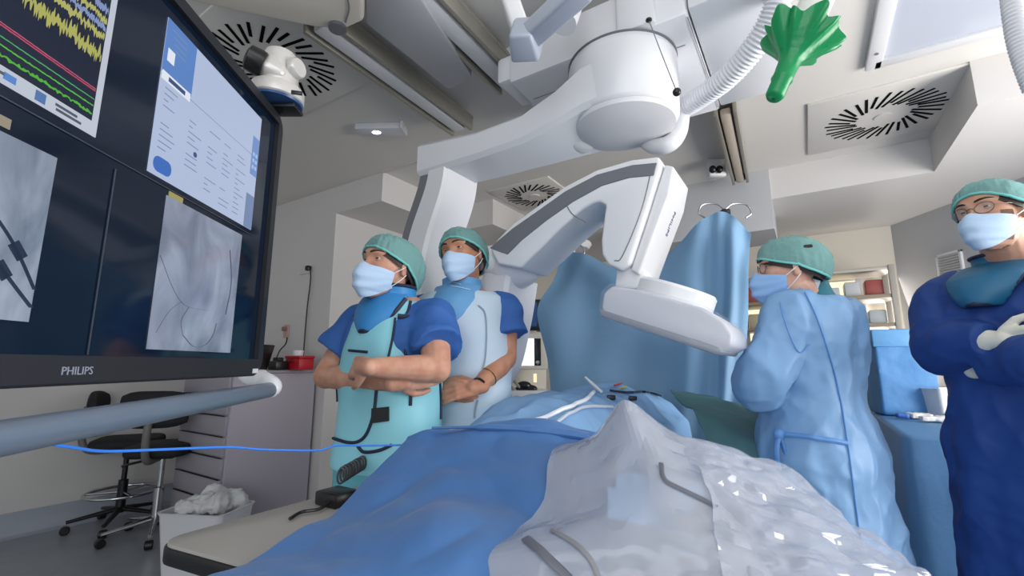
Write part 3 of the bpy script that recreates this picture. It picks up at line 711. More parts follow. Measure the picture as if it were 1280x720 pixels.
obj('charger_cradle', MB().box(V((0.0, 0.0, 0.082)), (0.07, 0.05, 0.03), Mb, 0.006), M_dark, t)
c = top_at(326, 3.45); Mb = Matrix.Translation(c) @ MROOM @ Matrix.Rotation(rad(-60), 4, 'Z') @ Matrix.Rotation(rad(-14), 4, 'X')
t = thing('tablet_holder', 'framed pale tablet leaning on the cabinet beside the screen edge', 'tablet', c)
obj('tablet_frame', MB().box(V((0, 0, 0.10)), (0.15, 0.012, 0.19), Mb, 0.005), M_black, t)
obj('tablet_face', MB().box(V((0, -0.0065, 0.10)), (0.12, 0.003, 0.15), Mb, 0.001), mat('tablet_face', (176, 180, 174), 0.25), t)
def on_v(px, py, v): u, h = U(px, py, v); return R(u, v, h)
# sockets and flex on the corner wall
p0 = on_v(386, 336, 2.392); t = thing('wall_socket', 'small white wall socket with a black cable hanging down above the cabinet', 'socket', p0)
obj('socket_plate', MB().box(V((-0.05, 0, 0)), (0.16, 0.012, 0.085), Matrix.Translation(p0) @ MROOM, 0.004), M_wall, t)
obj('plug', MB().box(V((0.02, -0.02, 0)), (0.05, 0.04, 0.045), Matrix.Translation(p0) @ MROOM, 0.01), M_black, t)
obj('flex', MB().tube(catmull([on_v(388, 337, 2.36), on_v(388, 352, 2.365), on_v(384, 385, 2.37), on_v(381, 420, 2.37), on_v(379, 448, 2.36)], 8), 0.006, 8), M_black, t)
p0 = on_v(358, 414, 2.392); t = thing('wall_socket', 'pinkish plug on the wall above the black charger, with a sagging lead', 'socket', p0)
obj('socket_plate', MB().box(V((0, 0, 0)), (0.075, 0.014, 0.12), Matrix.Translation(p0) @ MROOM, 0.005), mat('pink_plate', (196, 168, 158), 0.5), t)
obj('plug', MB().box(V((0, -0.02, 0.02)), (0.04, 0.04, 0.04), Matrix.Translation(p0) @ MROOM, 0.008), mat('pink_plug', (150, 108, 100), 0.5), t)
obj('flex', MB().tube(catmull([on_v(359, 422, 2.36), on_v(357, 430, 2.34), on_v(350, 438, 2.3), on_v(345, 449, 2.22)], 8), 0.006, 8), M_black, t)
# low white socket strip on the left wall
p0 = R(-4.975, 1.25, 0.72)
single('wall_trunking', MB().box(V((0, 0, 0)), (0.04, 0.5, 0.12), Matrix.Translation(p0) @ MROOM, 0.006), M_wall, 'white trunking box low on the left wall behind the stools', 'trunking')
# brown pole and bag behind the second stool
c = R(-4.72, 2.28, 0); single('wall_post', MB().box(V((0, 0, 0.6)), (0.07, 0.07, 1.2), Matrix.Translation(c) @ MROOM, 0.01), mat('orange_brown', (150, 78, 40), 0.5), 'orange brown upright post in the corner behind the stools', 'post')
bgm = MB(); c = R(-4.42, 1.55, 1.03)
bgm.ell(R(-4.0, 2.0, 1.285), (0.15, 0.1, 0.09), Matrix.Rotation(-YAW, 3, 'Z')); bgm.ell(R(-4.09, 2.0, 1.325), (0.09, 0.08, 0.12)); bgm.ell(R(-3.84, 2.0, 1.27), (0.12, 0.09, 0.07))
single('black_bag', solid(bgm, 0.012, 3, [(0.06, 0.04, (1, 1, 1))]), M_dark, 'crumpled black bag lying on the cabinet behind the rail', 'bag')

# ------------------------------------------------------------------ stools
M_pad = mat('black_upholstery', (24, 25, 30), 0.75, bump=(120, 0.1))
def stool(loc, rot, seat_z, label, ring, legm, back_w, back_h):
    t = thing('office_stool', label, 'stool', (0, 0, 0), 'black stools by the left wall')
    sm = MB().prism(rrect(-0.22, 0.22, -0.20, 0.20, 0.10), seat_z - 0.045, seat_z + 0.035, None, 0.028, 3); obj('seat', sm, M_pad, t)
    obj('seat_plate', MB().box(V((0, 0, seat_z - 0.055)), (0.2, 0.2, 0.025), None, 0.006), M_dark, t)
    obj('lever', MB().tube([V((0.06, -0.05, seat_z - 0.07)), V((0.12, -0.17, seat_z - 0.09)), V((0.13, -0.20, seat_z - 0.10))], 0.009, 8), M_black, t)
    bk = MB(); rows = []
    for k in range(9):
        y = -back_w / 2 + back_w * k / 8; bx = 0.255 - 0.06 * (2 * y / back_w) ** 2 * 0.6
        e = back_h / 2 * (1 - 0.25 * abs(2 * y / back_w) ** 4)
        zc = seat_z + 0.30
        rows.append([V((bx + 0.028 * math.cos(a), y, zc + e * math.sin(a))) for a in [2 * PI * j / 16 for j in range(16)]])
    bk.loft(rows); obj('backrest', bk, M_pad, t)
    obj('back_support', MB().tube(catmull([V((0.08, 0, seat_z - 0.06)), V((0.25, 0, seat_z - 0.05)), V((0.30, 0, seat_z + 0.08)), V((0.285, 0, seat_z + 0.28))], 6), 0.024, 10, True, 1.0), mat('support_grey', (108, 108, 104), 0.5), t)
    obj('gas_column', MB().lathe([(0, 0.10), (0.032, 0.10), (0.032, 0.34), (0.018, 0.345), (0.018, seat_z - 0.06), (0, seat_z - 0.06)], None, 20), M_chrome if legm is M_chrome else M_black, t)
    if ring:
        rg = MB(); c2 = [V((0.23 * math.cos(2 * PI * k / 40), 0.23 * math.sin(2 * PI * k / 40), 0.25)) for k in range(41)]
        rg.tube(c2, 0.012, 10); rn = obj('foot_ring', rg, M_chrome, t)
        for k in range(3):
            a = 2 * PI * k / 3; obj('ring_spoke', MB().tube([V((0.025 * math.cos(a), 0.025 * math.sin(a), 0.25)), V((0.225 * math.cos(a), 0.225 * math.sin(a), 0.25))], 0.009, 8), M_chrome, rn)
    for k in range(5):
        a = 2 * PI * k / 5 + 0.3; d = V((math.cos(a), math.sin(a), 0))
        lg = obj('base_leg', MB().tube([V((0, 0, 0.125)) + d * 0.02, V((0, 0, 0.105)) + d * 0.16, V((0, 0, 0.085)) + d * 0.30], [0.024, 0.019, 0.015], 10, True, 0.8), legm, t)
        MW = axis_frame(d * 0.30 + V((0, 0, 0.03)), V((-d.y, d.x, 0)))
        obj('caster', MB().lathe([(0, -0.024), (0.024, -0.024), (0.03, -0.018), (0.03, 0.018), (0.024, 0.024), (0, 0.024)], MW, 18), M_black, lg)
    t.location = loc; t.rotation_euler = (0, 0, rot); return t
c = PZ(147, 657, 0); stool(c, rad(205), 0.63, 'black drafting stool with a chrome foot ring, nearest the left wall', True, M_black, 0.30, 0.20)
c = PZ(192, 670, 0); stool(c, rad(-75), 0.62, 'black office stool with chrome pole and wide backrest, beside the drawer cabinet', False, M_chrome, 0.42, 0.26)

# white bin box with a crumpled bag
c = V((-1.88, 3.0, 0)); t = thing('waste_bin', 'white waste bin overflowing with a crumpled white plastic bag, behind the table end', 'bin', c)
Mb = Matrix.Translation(c) @ Matrix.Rotation(rad(-8), 4, 'Z')
rings = [[Mb @ V((x, y, zz)) for x, y in rrect(-w_, w_, -d_, d_, 0.04)] for zz, w_, d_ in ((0, 0.17, 0.13), (0.35, 0.21, 0.15), (0.37, 0.22, 0.16), (0.37, 0.205, 0.145), (0.02, 0.165, 0.12))]
obj('bin_body', MB().loft(rings), M_white, t)
bm_ = MB(); r3 = random.Random(2)
for k in range(16): bm_.ell(Mb @ V((r3.uniform(-0.15, 0.15), r3.uniform(-0.10, 0.10), 0.36 + r3.uniform(0, 0.05))), (r3.uniform(0.05, 0.09), r3.uniform(0.05, 0.08), r3.uniform(0.04, 0.07)))
obj('plastic_bag', solid(bm_, 0.01, 1, [(0.05, 0.05, (1, 1, 1)), (0.02, 0.02, (1, 1, 1))], 1), mat('bag_white', (228, 230, 232), 0.35, trans=0.2), t, ang=60)

# ------------------------------------------------------------------ patient table
D1 = V((SA, CA, 0)); W1 = V((CA, -SA, 0)); C0 = PZ(190, 676, 0.90); C0.z = 0
def T(t, w_, z): return C0 + D1 * t + W1 * w_ + V((0, 0, z))
MTB = frame(C0, W1, D1, (0, 0, 1))
tb = thing('operating_table', 'long grey topped operating table with a black edge, under the drapes', 'table', T(1.4, 0.26, 0))
obj('table_top', MB().prism([(x, y + 0.14 * x * (1 if y < 1 else 0)) for x, y in rrect(0.004, 0.516, 0.004, 2.55, 0.05)], 0.872, 0.90, MTB, 0.004), mat('table_laminate', (158, 155, 150), 0.38), tb)
obj('edge_band', MB().prism([(x, y + 0.14 * x * (1 if y < 1 else 0)) for x, y in rrect(0, 0.52, 0, 2.554, 0.052)], 0.862, 0.894, MTB, 0.005), M_black, tb)
obj('under_rail', MB().box(V((0.10, 1.2, 0.845)), (0.04, 2.1, 0.035), MTB, 0.004), M_dark, tb)
obj('under_rail', MB().box(V((0.42, 1.2, 0.845)), (0.04, 2.1, 0.035), MTB, 0.004), M_dark, tb)
obj('pedestal', MB().loft([[MTB @ V((0.26 + x, 1.75 + y, zz)) for x, y in rrect(-a, a, -b_, b_, 0.05)] for zz, a, b_ in ((0.03, 0.24, 0.42), (0.12, 0.22, 0.38), (0.16, 0.14, 0.20), (0.80, 0.13, 0.19), (0.865, 0.20, 0.34))]), M_whitem, tb)
obj('floor_plate', MB().prism(rrect(-0.02, 0.54, 1.25, 2.25, 0.08), 0.0, 0.035, MTB, 0.01), M_grey, tb)
# table controller and coiled leads beside the drape
c = PZ(402, 630, 0.90); Mb = frame(c, W1, D1, (0, 0, 1)); t = thing('control_box', 'small black control box on the grey table top at the drape edge', 'box', c)
obj('box_body', MB().box(V((0.03, 0.02, 0.0165)), (0.08, 0.07, 0.033), Mb, 0.006), M_black, t)
obj('lead', MB().tube(catmull([Mb @ V(q) for q in ((0.05, -0.015, 0.015), (0.06, -0.05, 0.010), (0.04, -0.08, 0.008), (0.06, -0.12, 0.008))], 8), 0.004, 8), M_black, t)
hl = []; a0 = PZ(424, 606, 0.915); a1 = PZ(460, 583, 0.915)
for k in range(160):
    f = k / 159; q = a0.lerp(a1, f); a = 2 * PI * 11 * f; hl.append(q + V((0.010 * math.sin(a) * 1.2, 0.006 * math.cos(a), 0.020 * math.cos(a) + 0.022)))
single('coiled_lead', MB().tube(hl, 0.0032, 6), mat('lead_grey', (60, 62, 66), 0.45), 'coiled dark lead lying on the table top left of the blue drape', 'lead')

# ------------------------------------------------------------------ drapes
def px_rows(rows): return [[P(*q) for q in r] for r in rows]
def sheet(rows, nu, nv, th, wr=None, tri=False):
    g = control_surface(px_rows(rows), nu, nv); H_, W_ = len(g), len(g[0])
    def fn(i, j): return g[min(H_ - 1, int(round(j * (H_ - 1))))][min(W_ - 1, int(round(i * (W_ - 1))))]
    m = MB().grid(fn, W_ - 1, H_ - 1)
    me = bpy.data.meshes.new('s'); me.from_pydata([tuple(q) for q in m.v], [], m.f); me.update()
    b = bmesh.new(); b.from_mesh(me); bpy.data.meshes.remove(me)
    b.normal_update()
    if wr:
        for q in b.verts:
            d = 0
            for sc_, am, seed in wr:
                p = q.co / sc_ + V((seed, seed * 2, 0)); n = noise.noise(p)
                d += am * (1 - 2 * abs(n))                       # ridged creases
            q.co += q.normal * d
    if tri:
        bmesh.ops.triangulate(b, faces=b.faces[:], quad_method='SHORT_EDGE')
        pass
    bmesh.ops.solidify(b, geom=b.faces[:], thickness=th)
    return MB().bm(b)
# light blue drape over the patient: a long mound that falls off both sides of the table
def mound(a, b_):
    t_ = 0.52 + 1.66 * b_; w_ = 0.26 + (a - 0.5) * 1.06
    s = abs(w_ - 0.26); body = 0.185 * min(1, 0.35 + max(0, t_ - 0.55) * 1.4) * math.exp(-(s / 0.24) ** 4) * (0.82 + 0.18 * math.sin((t_ - 0.6) * 2.2)) + 0.035 * math.exp(-((t_ - 1.72) / 0.12) ** 2) * math.exp(-(s / 0.2) ** 2)
    z_ = 0.93 + body; fall = max(0, s - 0.29)
    ww = 0.26 + math.copysign(min(s, 0.29) + fall * 0.2, w_ - 0.26); z_ -= fall * 1.5
    kk = min(1, .45 + max(0, t_ - .52) * 1.1); ww = .30 + (ww - .26) * kk - .04 * (kk - .45) / .55
    p = T(t_, ww, z_); k = V((p.x * 7, p.y * 7, p.z * 3)); n = noise.noise(k) + 0.5 * noise.noise(k * 2.1)
    return p + V((0, 0, 1)) * 0.018 * (1 - 2 * abs(n)) + W1 * 0.03 * fall * math.sin(t_ * 21)
b = MB().shell(mound, 90, 130, 0.004)
pd = single('patient_drape', b, M_lightcloth, 'light blue sheet mounded over the patient on the far half of the table', 'drape')
# the darker blue drape over the near end of the table
blue_rows = [
    [(520, 600, 1.42), (570, 590, 1.42), (640, 585, 1.42), (715, 590, 1.40), (770, 600, 1.38)],
    [(512, 548, 1.36), (550, 540, 1.36), (620, 536, 1.36), (705, 540, 1.34), (770, 552, 1.32)],
    [(508, 534, 1.27), (545, 525, 1.26), (620, 524, 1.26), (700, 527, 1.26), (770, 536, 1.26)],
    [(488, 560, 1.20), (530, 548, 1.20), (605, 548, 1.19), (690, 552, 1.19), (770, 560, 1.18)],
    [(456, 592, 1.14), (508, 585, 1.11), (590, 580, 1.08), (680, 580, 1.08), (760, 585, 1.08)],
    [(412, 628, 1.03), (480, 622, 1.01), (570, 620, .99), (670, 620, .96), (760, 620, .96)],
    [(308, 684, .845), (415, 676, .84), (525, 670, .83), (650, 668, .85), (760, 670, .85)],
    [(246, 716, .765), (360, 716, .75), (500, 716, .74), (640, 718, .78), (760, 720, .77)],
    [(205, 800, .70), (330, 800, .69), (480, 800, .68), (640, 800, .68), (780, 800, .70)],
    [(180, 960, .68), (320, 960, .67), (480, 960, .66), (640, 960, .66), (790, 960, .68)]]
bd = single('blue_drape', sheet(blue_rows, 26, 14, 0.003, [(0.30, 0.026, 1.3), (0.13, 0.009, 4.2), (0.05, 0.0012, 2.2)]), M_bluecloth, 'deep blue cloth drape peaking over the near end of the table', 'drape', ang=70)
# folded back hem along the crest
bvb = bvh_of([bd])
cr_ = [(540, 529), (600, 528), (660, 531), (712, 537), (735, 541)]
single('drape_fold', MB().tube(catmull([P(a, b_ + 6, 1.235) for a, b_ in cr_], 8), [0.006] * 8 + [0.014] * 8 + [0.02] * 8 + [0.022] * 9, 14, True, 0.6), M_bluecloth, 'rolled dark blue hem along the crest of the near drape', 'drape')
# clear plastic over the controls
M_film = bpy.data.materials.new('milky_film'); M_film.use_nodes = True
clear_film(M_film, (188, 194, 206), 0.46, 0.09, 7, 0.15)
film_rows = [
    [(690, 600, 1.32), (740, 600, 1.30), (790, 590, 1.26), (850, 600, 1.26), (910, 610, 1.28), (985, 625, 1.30)],
    [(688, 560, 1.22), (736, 548, 1.20), (782, 508, 1.12), (846, 548, 1.14), (905, 562, 1.14), (978, 588, 1.16)],
    [(692, 556, 1.17), (742, 542, 1.10), (781, 502, 1.05), (840, 542, 1.05), (900, 558, 1.06), (972, 582, 1.10)],
    [(684, 578, 1.05), (740, 572, 1.00), (800, 560, .95), (862, 580, .95), (930, 596, .97), (1012, 614, 1.03)],
    [(664, 642, .91), (735, 625, .88), (812, 606, .86), (882, 622, .86), (962, 638, .88), (1062, 656, .94)],
    [(536, 694, .83), (660, 678, .80), (790, 666, .77), (890, 672, .77), (990, 684, .80), (1118, 696, .88)],
    [(540, 724, .79), (660, 722, .76), (790, 720, .73), (900, 720, .72), (1010, 722, .75), (1160, 722, .84)],
    [(520, 800, .72), (660, 810, .70), (790, 810, .67), (900, 810, .66), (1020, 800, .68), (1190, 790, .78)],
    [(520, 950, .70), (660, 950, .68), (790, 950, .65), (900, 950, .64), (1020, 950, .66), (1210, 950, .76)]]
fs = single('plastic_sheet', sheet(film_rows, 8, 6, 0.0012, [(0.19, 0.009, 3.7), (0.07, 0.004, 1.9)], tri=True), M_film, 'milky clear plastic sheet tented over the table controls in the foreground', 'plastic sheet', ang=9)
# second glossier film lying over its right flank
M_gloss = bpy.data.materials.new('glossy_film'); M_gloss.use_nodes = True
clear_film(M_gloss, (196, 202, 214), 0.32, 0.04, 9, 0.15)
gl_rows = [
    [(846, 538, 1.035), (905, 553, 1.035), (978, 577, 1.08), (1000, 590, 1.10)],
    [(868, 574, .94), (935, 590, .955), (1016, 608, 1.01), (1040, 622, 1.06)],
    [(890, 618, .85), (968, 632, .865), (1066, 650, .925), (1092, 668, .98)],
    [(900, 668, .76), (996, 678, .785), (1122, 690, .865), (1146, 712, .92)],
    [(908, 718, .71), (1014, 718, .735), (1160, 716, .825), (1190, 740, .88)],
    [(908, 800, .65), (1024, 800, .67), (1196, 800, .77), (1225, 820, .84)]]
single('plastic_film', sheet(gl_rows, 8, 9, 0.001, [(0.12, 0.016, 6.1), (0.045, 0.009, 0.4)], tri=True), M_gloss, 'shiny clear film crumpled over the right flank of the foreground sheet', 'plastic film', ang=11)
# straps showing through / on the sheet
bvf = bvh_of([fs])
M_strap = mat('grey_strap', (92, 96, 106), 0.4)
def strap(nm, pts, wd, m, label, cat):
    pp = catmull([V((a, b_, 0)) for a, b_ in pts], 10); out = []
    for q in pp:
        h = on_surface(bvf, q.x, q.y, 0.003)
        if h: out.append(h)
    if len(out) < 3: return
    single(nm, MB().tube(out, wd / 2, 10, True, 0.18, up=(0, -0.5, 0.8)), m, label, cat)
strap('grey_strap', [(657, 674), (676, 690), (700, 712), (712, 724)], 0.016, M_strap, 'short dark grey strap at the bottom of the plastic sheet, leftmost', 'strap')
strap('plastic_band', [(690, 664), (718, 680), (738, 700), (748, 722)], 0.009, M_grey, 'thin curved grey band right of the short dark strap', 'strap')
strap('cable_loop', [(826, 580), (830, 600), (850, 612), (880, 626), (896, 636)], 0.009, M_strap, 'curved dark cable under the film at the middle of the plastic sheet', 'cable')
# control console under the plastic
c = P(830, 690, .90); Mb = frame(V((c.x, c.y, 0.855)), W1, D1, (0, 0, 1))
t = thing('control_console', 'white table control console with small buttons under the plastic sheet', 'console', Mb @ V((0, 0, 0)))
obj('console_body', MB().prism([(-0.24, -0.24), (0.22, -0.24), (0.22, 0.24), (-0.24, 0.24)], -0.06, 0.012, Mb, 0.012), M_white, t)
for i in range(3):
    for j in range(4): obj('button', MB().lathe([(0, 0.012), (0.008, 0.012), (0.007, 0.018), (0, 0.019)], Mb @ Matrix.Translation((-0.08 + 0.03 * j, -0.1 + 0.035 * i, 0)), 12), M_grey, t)
for x, y in ((0.05, -0.05), (0.10, -0.06), (0.08, 0.02)):
    obj('joystick', MB().lathe([(0.02, 0.01), (0.018, 0.02), (0.006, 0.025), (0.006, 0.04), (0.014, 0.05), (0.014, 0.06), (0, 0.065)], Mb @ Matrix.Translation((x, y, 0)), 16), M_black, t)
# mounting posts that carry console over the table flank
obj('console_bracket', MB().box(V((0.0, 0.0, -0.12)), (0.06, 0.06, 0.14), Mb, 0.005), M_steel, t)
obj('console_column', MB().box(V((0.0, 0.0, -0.52)), (0.05, 0.05, 0.76), Mb, 0.005), M_steel, t)

# green cloth on the far right flank
g_rows = [[(838, 486, 2.25), (880, 492, 2.2), (930, 505, 2.12), (968, 518, 2.05)],
          [(850, 500, 2.02), (890, 512, 1.98), (936, 528, 1.92), (972, 545, 1.85)],
          [(868, 516, 1.85), (905, 532, 1.80), (940, 552, 1.75), (972, 572, 1.70)],
          [(890, 560, 1.75), (920, 580, 1.72), (950, 600, 1.68), (975, 620, 1.66)]]
single('green_cloth', sheet(g_rows, 14, 14, 0.004, [(0.12, 0.012, 2.0)]), M_green, 'dull green cloth over the right flank of the patient, before the light blue gown', 'cloth')
# leads, lines and instruments on the patient
bvp = bvh_of([pd])
def lead(nm, pts, r, c, label, cat='wire', lift=0.008):
    pp = catmull([V((a, b_, 0)) for a, b_ in pts], 8); out = []
    for q in pp:
        h = on_surface(bvp, q.x, q.y, lift)
        if h is not None and h.y < 3.2: out.append(h)
    if len(out) > 3: single(nm, MB().tube(out, r, 8), mat('lead_' + '%02x%02x%02x' % c, c, 0.4), label, cat, 'thin leads on the patient')
lead('lead_wire', [(768, 484), (785, 479), (805, 480), (822, 482), (836, 494)], 0.004, (206, 58, 60), 'thin red wire across the crest of the patient drape')
lead('lead_wire', [(775, 487), (795, 482), (815, 485), (830, 488)], 0.004, (206, 190, 60), 'thin yellow wire beside the red wire on the patient drape')
lead('lead_wire', [(790, 485), (812, 481), (826, 480), (845, 500)], 0.004, (70, 160, 90), 'thin green wire at the right of the crest of the drape')
lead('lead_wire', [(762, 490), (780, 492), (810, 492), (838, 502), (850, 512)], 0.005, (36, 40, 60), 'black lead running down the right of the crest of the drape')
lead('drip_tube', [(742, 492), (728, 503), (700, 515), (676, 526), (650, 530)], 0.008, (226, 232, 240), 'white tube lying down the left of the patient drape', 'tube')
lead('drip_tube', [(764, 510), (735, 510), (712, 518), (694, 532)], 0.006, (190, 200, 214), 'pale grey tube curving before the black clips on the drape', 'tube')
for px, lb in ((764, 'left'), (789, 'right')):
    h = on_surface(bvp, px, 500, 0.012)
    if h is not None: single('tube_clip', MB().box(h, (0.034, 0.02, 0.02), None, 0.005), M_black, 'small black clip on the patient drape, the %s one of two' % lb, 'clip', 'black clips on the drape')
def rod(a, b_, r, m, label, nm='probe'):
    single(nm, MB().tube([a, a.lerp(b_, .5), b_], [r, r, r * 0.6], 10), m, label, 'instrument')
h = on_surface(bvp, 752, 492, 0.006)
if h is not None: rod(h, P(731, 471, h.y), 0.007, M_white, 'white thin probe standing up at the left of the crest of the drape')
h = on_surface(bvp, 832, 490, 0.006)
if h is not None: rod(h, P(856, 471, h.y), 0.005, M_black, 'black thin probe standing up at the right of the crest of the drape')
# blue data cable strung across from under the screen
single('data_cable', MB().tube(catmull([P(50, 553, .66), P(90, 559, .70), P(130, 564, .76), P(200, 562, .85), P(285, 559, .98), P(330, 562, 1.05), P(396, 563, 1.14), P(420, 557, 1.18), P(455, 557, 1.22), P(520, 556, 1.30)], 10), 0.0024, 8),
       mat('cable_blue', (58, 132, 236), 0.35), 'bright blue cable strung from under the grey rail to the blue drape', 'cable')

# ------------------------------------------------------------------ hanging drape screen at the head end
def Yh(px): return 3.02 + (px - 690) / 250.0 * (2.42 - 3.02)
def hr(pts): return [(x, y, Yh(x)) for x, y in pts]
h_rows = [hr([(704, 313), (735, 319), (770, 335), (810, 332), (850, 303), (882, 274), (908, 266), (938, 291)]),
          hr([(690, 350), (730, 350), (770, 360), (810, 358), (850, 340), (885, 318), (911, 310), (936, 332)]),
          hr([(673, 390), (726, 396), (768, 400), (810, 400), (852, 396), (888, 390), (913, 388), (934, 396)]),
          hr([(686, 455), (726, 455), (768, 455), (810, 455), (852, 455), (888, 460), (911, 462), (930, 466)]),
          hr([(690, 520), (728, 520), (770, 520), (812, 525), (852, 530), (888, 535), (910, 540), (926, 545)]),
          hr([(692, 580), (730, 580), (770, 585), (812, 590), (852, 595), (888, 600), (908, 605), (922, 610)])]
g = control_surface(px_rows(h_rows), 20, 16); H_, W_ = len(g), len(g[0]); nrm = W1.cross(V((0, 0, 1)))
b = MB()
def hang(a, c_):
    i = int(round(a * (W_ - 1))); j = int(round(c_ * (H_ - 1))); p = g[j][i].copy()
    k = a * 15 + 1.5 * math.sin(c_ * 2 + a * 7)
    d = 0.022 * math.sin(k) * (0.35 + 0.65 * c_) + 0.007 * math.sin(k * 2.3 + 1 + 2 * c_) + 0.05 * noise.noise(V((a * 5, c_ * 4, 1.7)))
    return p + nrm * d
hs = single('screen_drape', MB().shell(hang, W_ - 1, H_ - 1, 0.003), M_screen, 'tall light blue drape hung as a screen behind the detector', 'drape', ang=60)
def iv_pole(px, ptop, Y, label):
    p = P(px, ptop, Y); t = thing('drip_stand', label, 'stand', (p.x, p.y, 0), 'stands holding up the hung drape')
    obj('pole', MB().tube([V((p.x, p.y, 0.06)), V((p.x, p.y, 1.0)), V((p.x, p.y, p.z))], 0.0125, 12), M_steel, t)
    obj('clamp', MB().box(V((p.x, p.y, p.z - 0.03)), (0.05, 0.05, 0.06), None, 0.01), M_black, t)
    for s in (-1, 1):
        obj('hook', MB().tube(catmull([V((p.x, p.y, p.z)), V((p.x + s * 0.05, p.y, p.z + 0.035)), V((p.x + s * 0.13, p.y, p.z + 0.03)), V((p.x + s * 0.155, p.y, p.z - 0.02)), V((p.x + s * 0.12, p.y, p.z - 0.05))], 6), 0.005, 8), M_steel, t)
    for k in range(5):
        a = 2 * PI * k / 5; d = V((math.cos(a), math.sin(a), 0)); q = V((p.x, p.y, 0.05))
        lg = obj('foot', MB().tube([q, q + d * 0.14, q + d * 0.26 + V((0, 0, -0.01))], 0.012, 8), M_steel, t)
        obj('caster', MB().ell(q + d * 0.26 + V((0, 0, -0.025)), (0.025, 0.025, 0.025)), M_black, lg)
iv_pole(703, 312, 3.12, 'thin steel stand with hooks at the left top of the hung drape')
iv_pole(906, 262, 2.58, 'thin steel stand with wire hooks at the right top of the hung drape')

# ------------------------------------------------------------------ monitoring cart behind the second man
def boxpx(x0, x1, y0, y1, Y, depth, bev, yaw=0.0):
    a = P(x0, y1, Y); c_ = P(x1, y0, Y); ctr = (a + c_) / 2
    return MB().box(V((0, depth / 2, 0)), (abs(c_.x - a.x), depth, abs(c_.z - a.z)), Matrix.Translation(ctr) @ Matrix.Rotation(yaw, 4, 'Z'), bev), ctr
M_beige = mat('device_beige', (206, 202, 192), 0.45)
b0, c = boxpx(612, 684, 416, 462, 3.55, 0.14, 0.012)
t = thing('anaesthesia_machine', 'beige anaesthesia machine with a glowing white screen left of the hung drape', 'machine', (c.x, 3.7, 0))
obj('monitor_case', b0, M_beige, t)
b0, c = boxpx(617, 668, 423, 457, 3.545, 0.01, 0.002); obj('monitor_screen', b0, em('screen_white', (246, 248, 255), 1.25), t)
b0, c = boxpx(667.5, 676, 423, 457, 3.545, 0.01, 0.002); obj('button_panel', b0, M_black, t)
kp = P(672, 453, 3.54); obj('control_knob', MB().lathe([(0.016, 0), (0.016, 0.012), (0.012, 0.016), (0, 0.017)], axis_frame(kp, (0, -1, 0)), 18), M_steel, t)
b0, c = boxpx(615, 682, 495, 640, 3.56, 0.5, 0.015); obj('cabinet_body', b0, M_beige, t)
b0, c = boxpx(612, 686, 488, 497, 3.50, 0.55, 0.008); obj('work_shelf', b0, M_whitem, t)
b0, c = boxpx(635, 678, 509, 530, 3.55, 0.02, 0.004); obj('drawer', b0, mat('device_beige_dark', (176, 172, 162), 0.45), t)
b0, c = boxpx(614, 682, 402, 500, 3.85, 0.10, 0.01); obj('back_panel', b0, M_beige, t)
b0, c = boxpx(667, 671, 467, 478, 3.7, 0.03, 0.004); obj('flow_tube', b0, em('flow_glow', (255, 240, 190), 1.0), t)
for k, (a, c2) in enumerate((((628, 470), (655, 490)), ((635, 462), (660, 486)))):
    obj('breathing_hose', MB().tube(catmull([P(*a, 3.6), P((a[0] + c2[0]) / 2, c2[1] - 4, 3.52), P(*c2, 3.6)], 8), 0.012, 10), mat('hose_grey', (150, 152, 150), 0.4), t)
hb_ = MB(); 
for x, y, r in ((655, 482, 0.035), (664, 486, 0.03), (648, 489, 0.03)): hb_.ell(P(x, y, 3.54), (r * 1.6, r, r))
obj('regulator', solid(hb_, 0.006, 2), M_black, t)
b0, c = boxpx(628, 678, 374, 413, 3.6, 0.05, 0.01)
t = thing('patient_monitor', 'dark screened patient monitor above the anaesthesia machine', 'monitor', P(650, 414, 3.6))
obj('case', b0, M_black, t)
b0, c = boxpx(632, 671, 378, 408, 3.594, 0.008, 0.002); obj('screen', b0, mat('monitor_dark', (44, 70, 112), 0.15, emit=((40, 66, 110), 0.35)), t)
b0, c = boxpx(643, 660, 412, 420, 3.61, 0.1, 0.006); obj('stand', b0, M_grey, t)
b0, c = boxpx(671, 686, 402, 414, 3.65, 0.1, 0.006); single('sharps_box', b0, mat('box_navy', (34, 62, 130), 0.4), 'small navy blue box right of the dark patient monitor', 'box')
# oval lamp head on the ceiling behind the curved arm
p = P(716, 304, 4.0); t = thing('operating_lamp', 'dark glossy oval lamp head seen between the curved arm and the hung drape', 'lamp', p)
obj('lamp_shell', MB().lathe([(0.0, -0.06), (0.14, -0.06), (0.17, -0.02), (0.16, 0.0), (0, 0.0)], Matrix.Translation(p), 36), M_whitem, t)
obj('lamp_dome', MB().lathe([(0.13, 0.0), (0.125, 0.05), (0.10, 0.085), (0.0, 0.095)], Matrix.Translation(p), 36), M_black, t)
obj('lamp_stem', MB().tube([p + V((0, 0, 0.08)), V((p.x, p.y, 2.2)), V((p.x, p.y, ZC))], 0.02, 12), M_whitem, t)
obj('lamp_lead', MB().tube(catmull([p + V((-0.14, 0, -0.03)), p + V((-0.22, 0, -0.06)), p + V((-0.26, 0.02, -0.14))], 6), 0.006, 8), M_black, t)

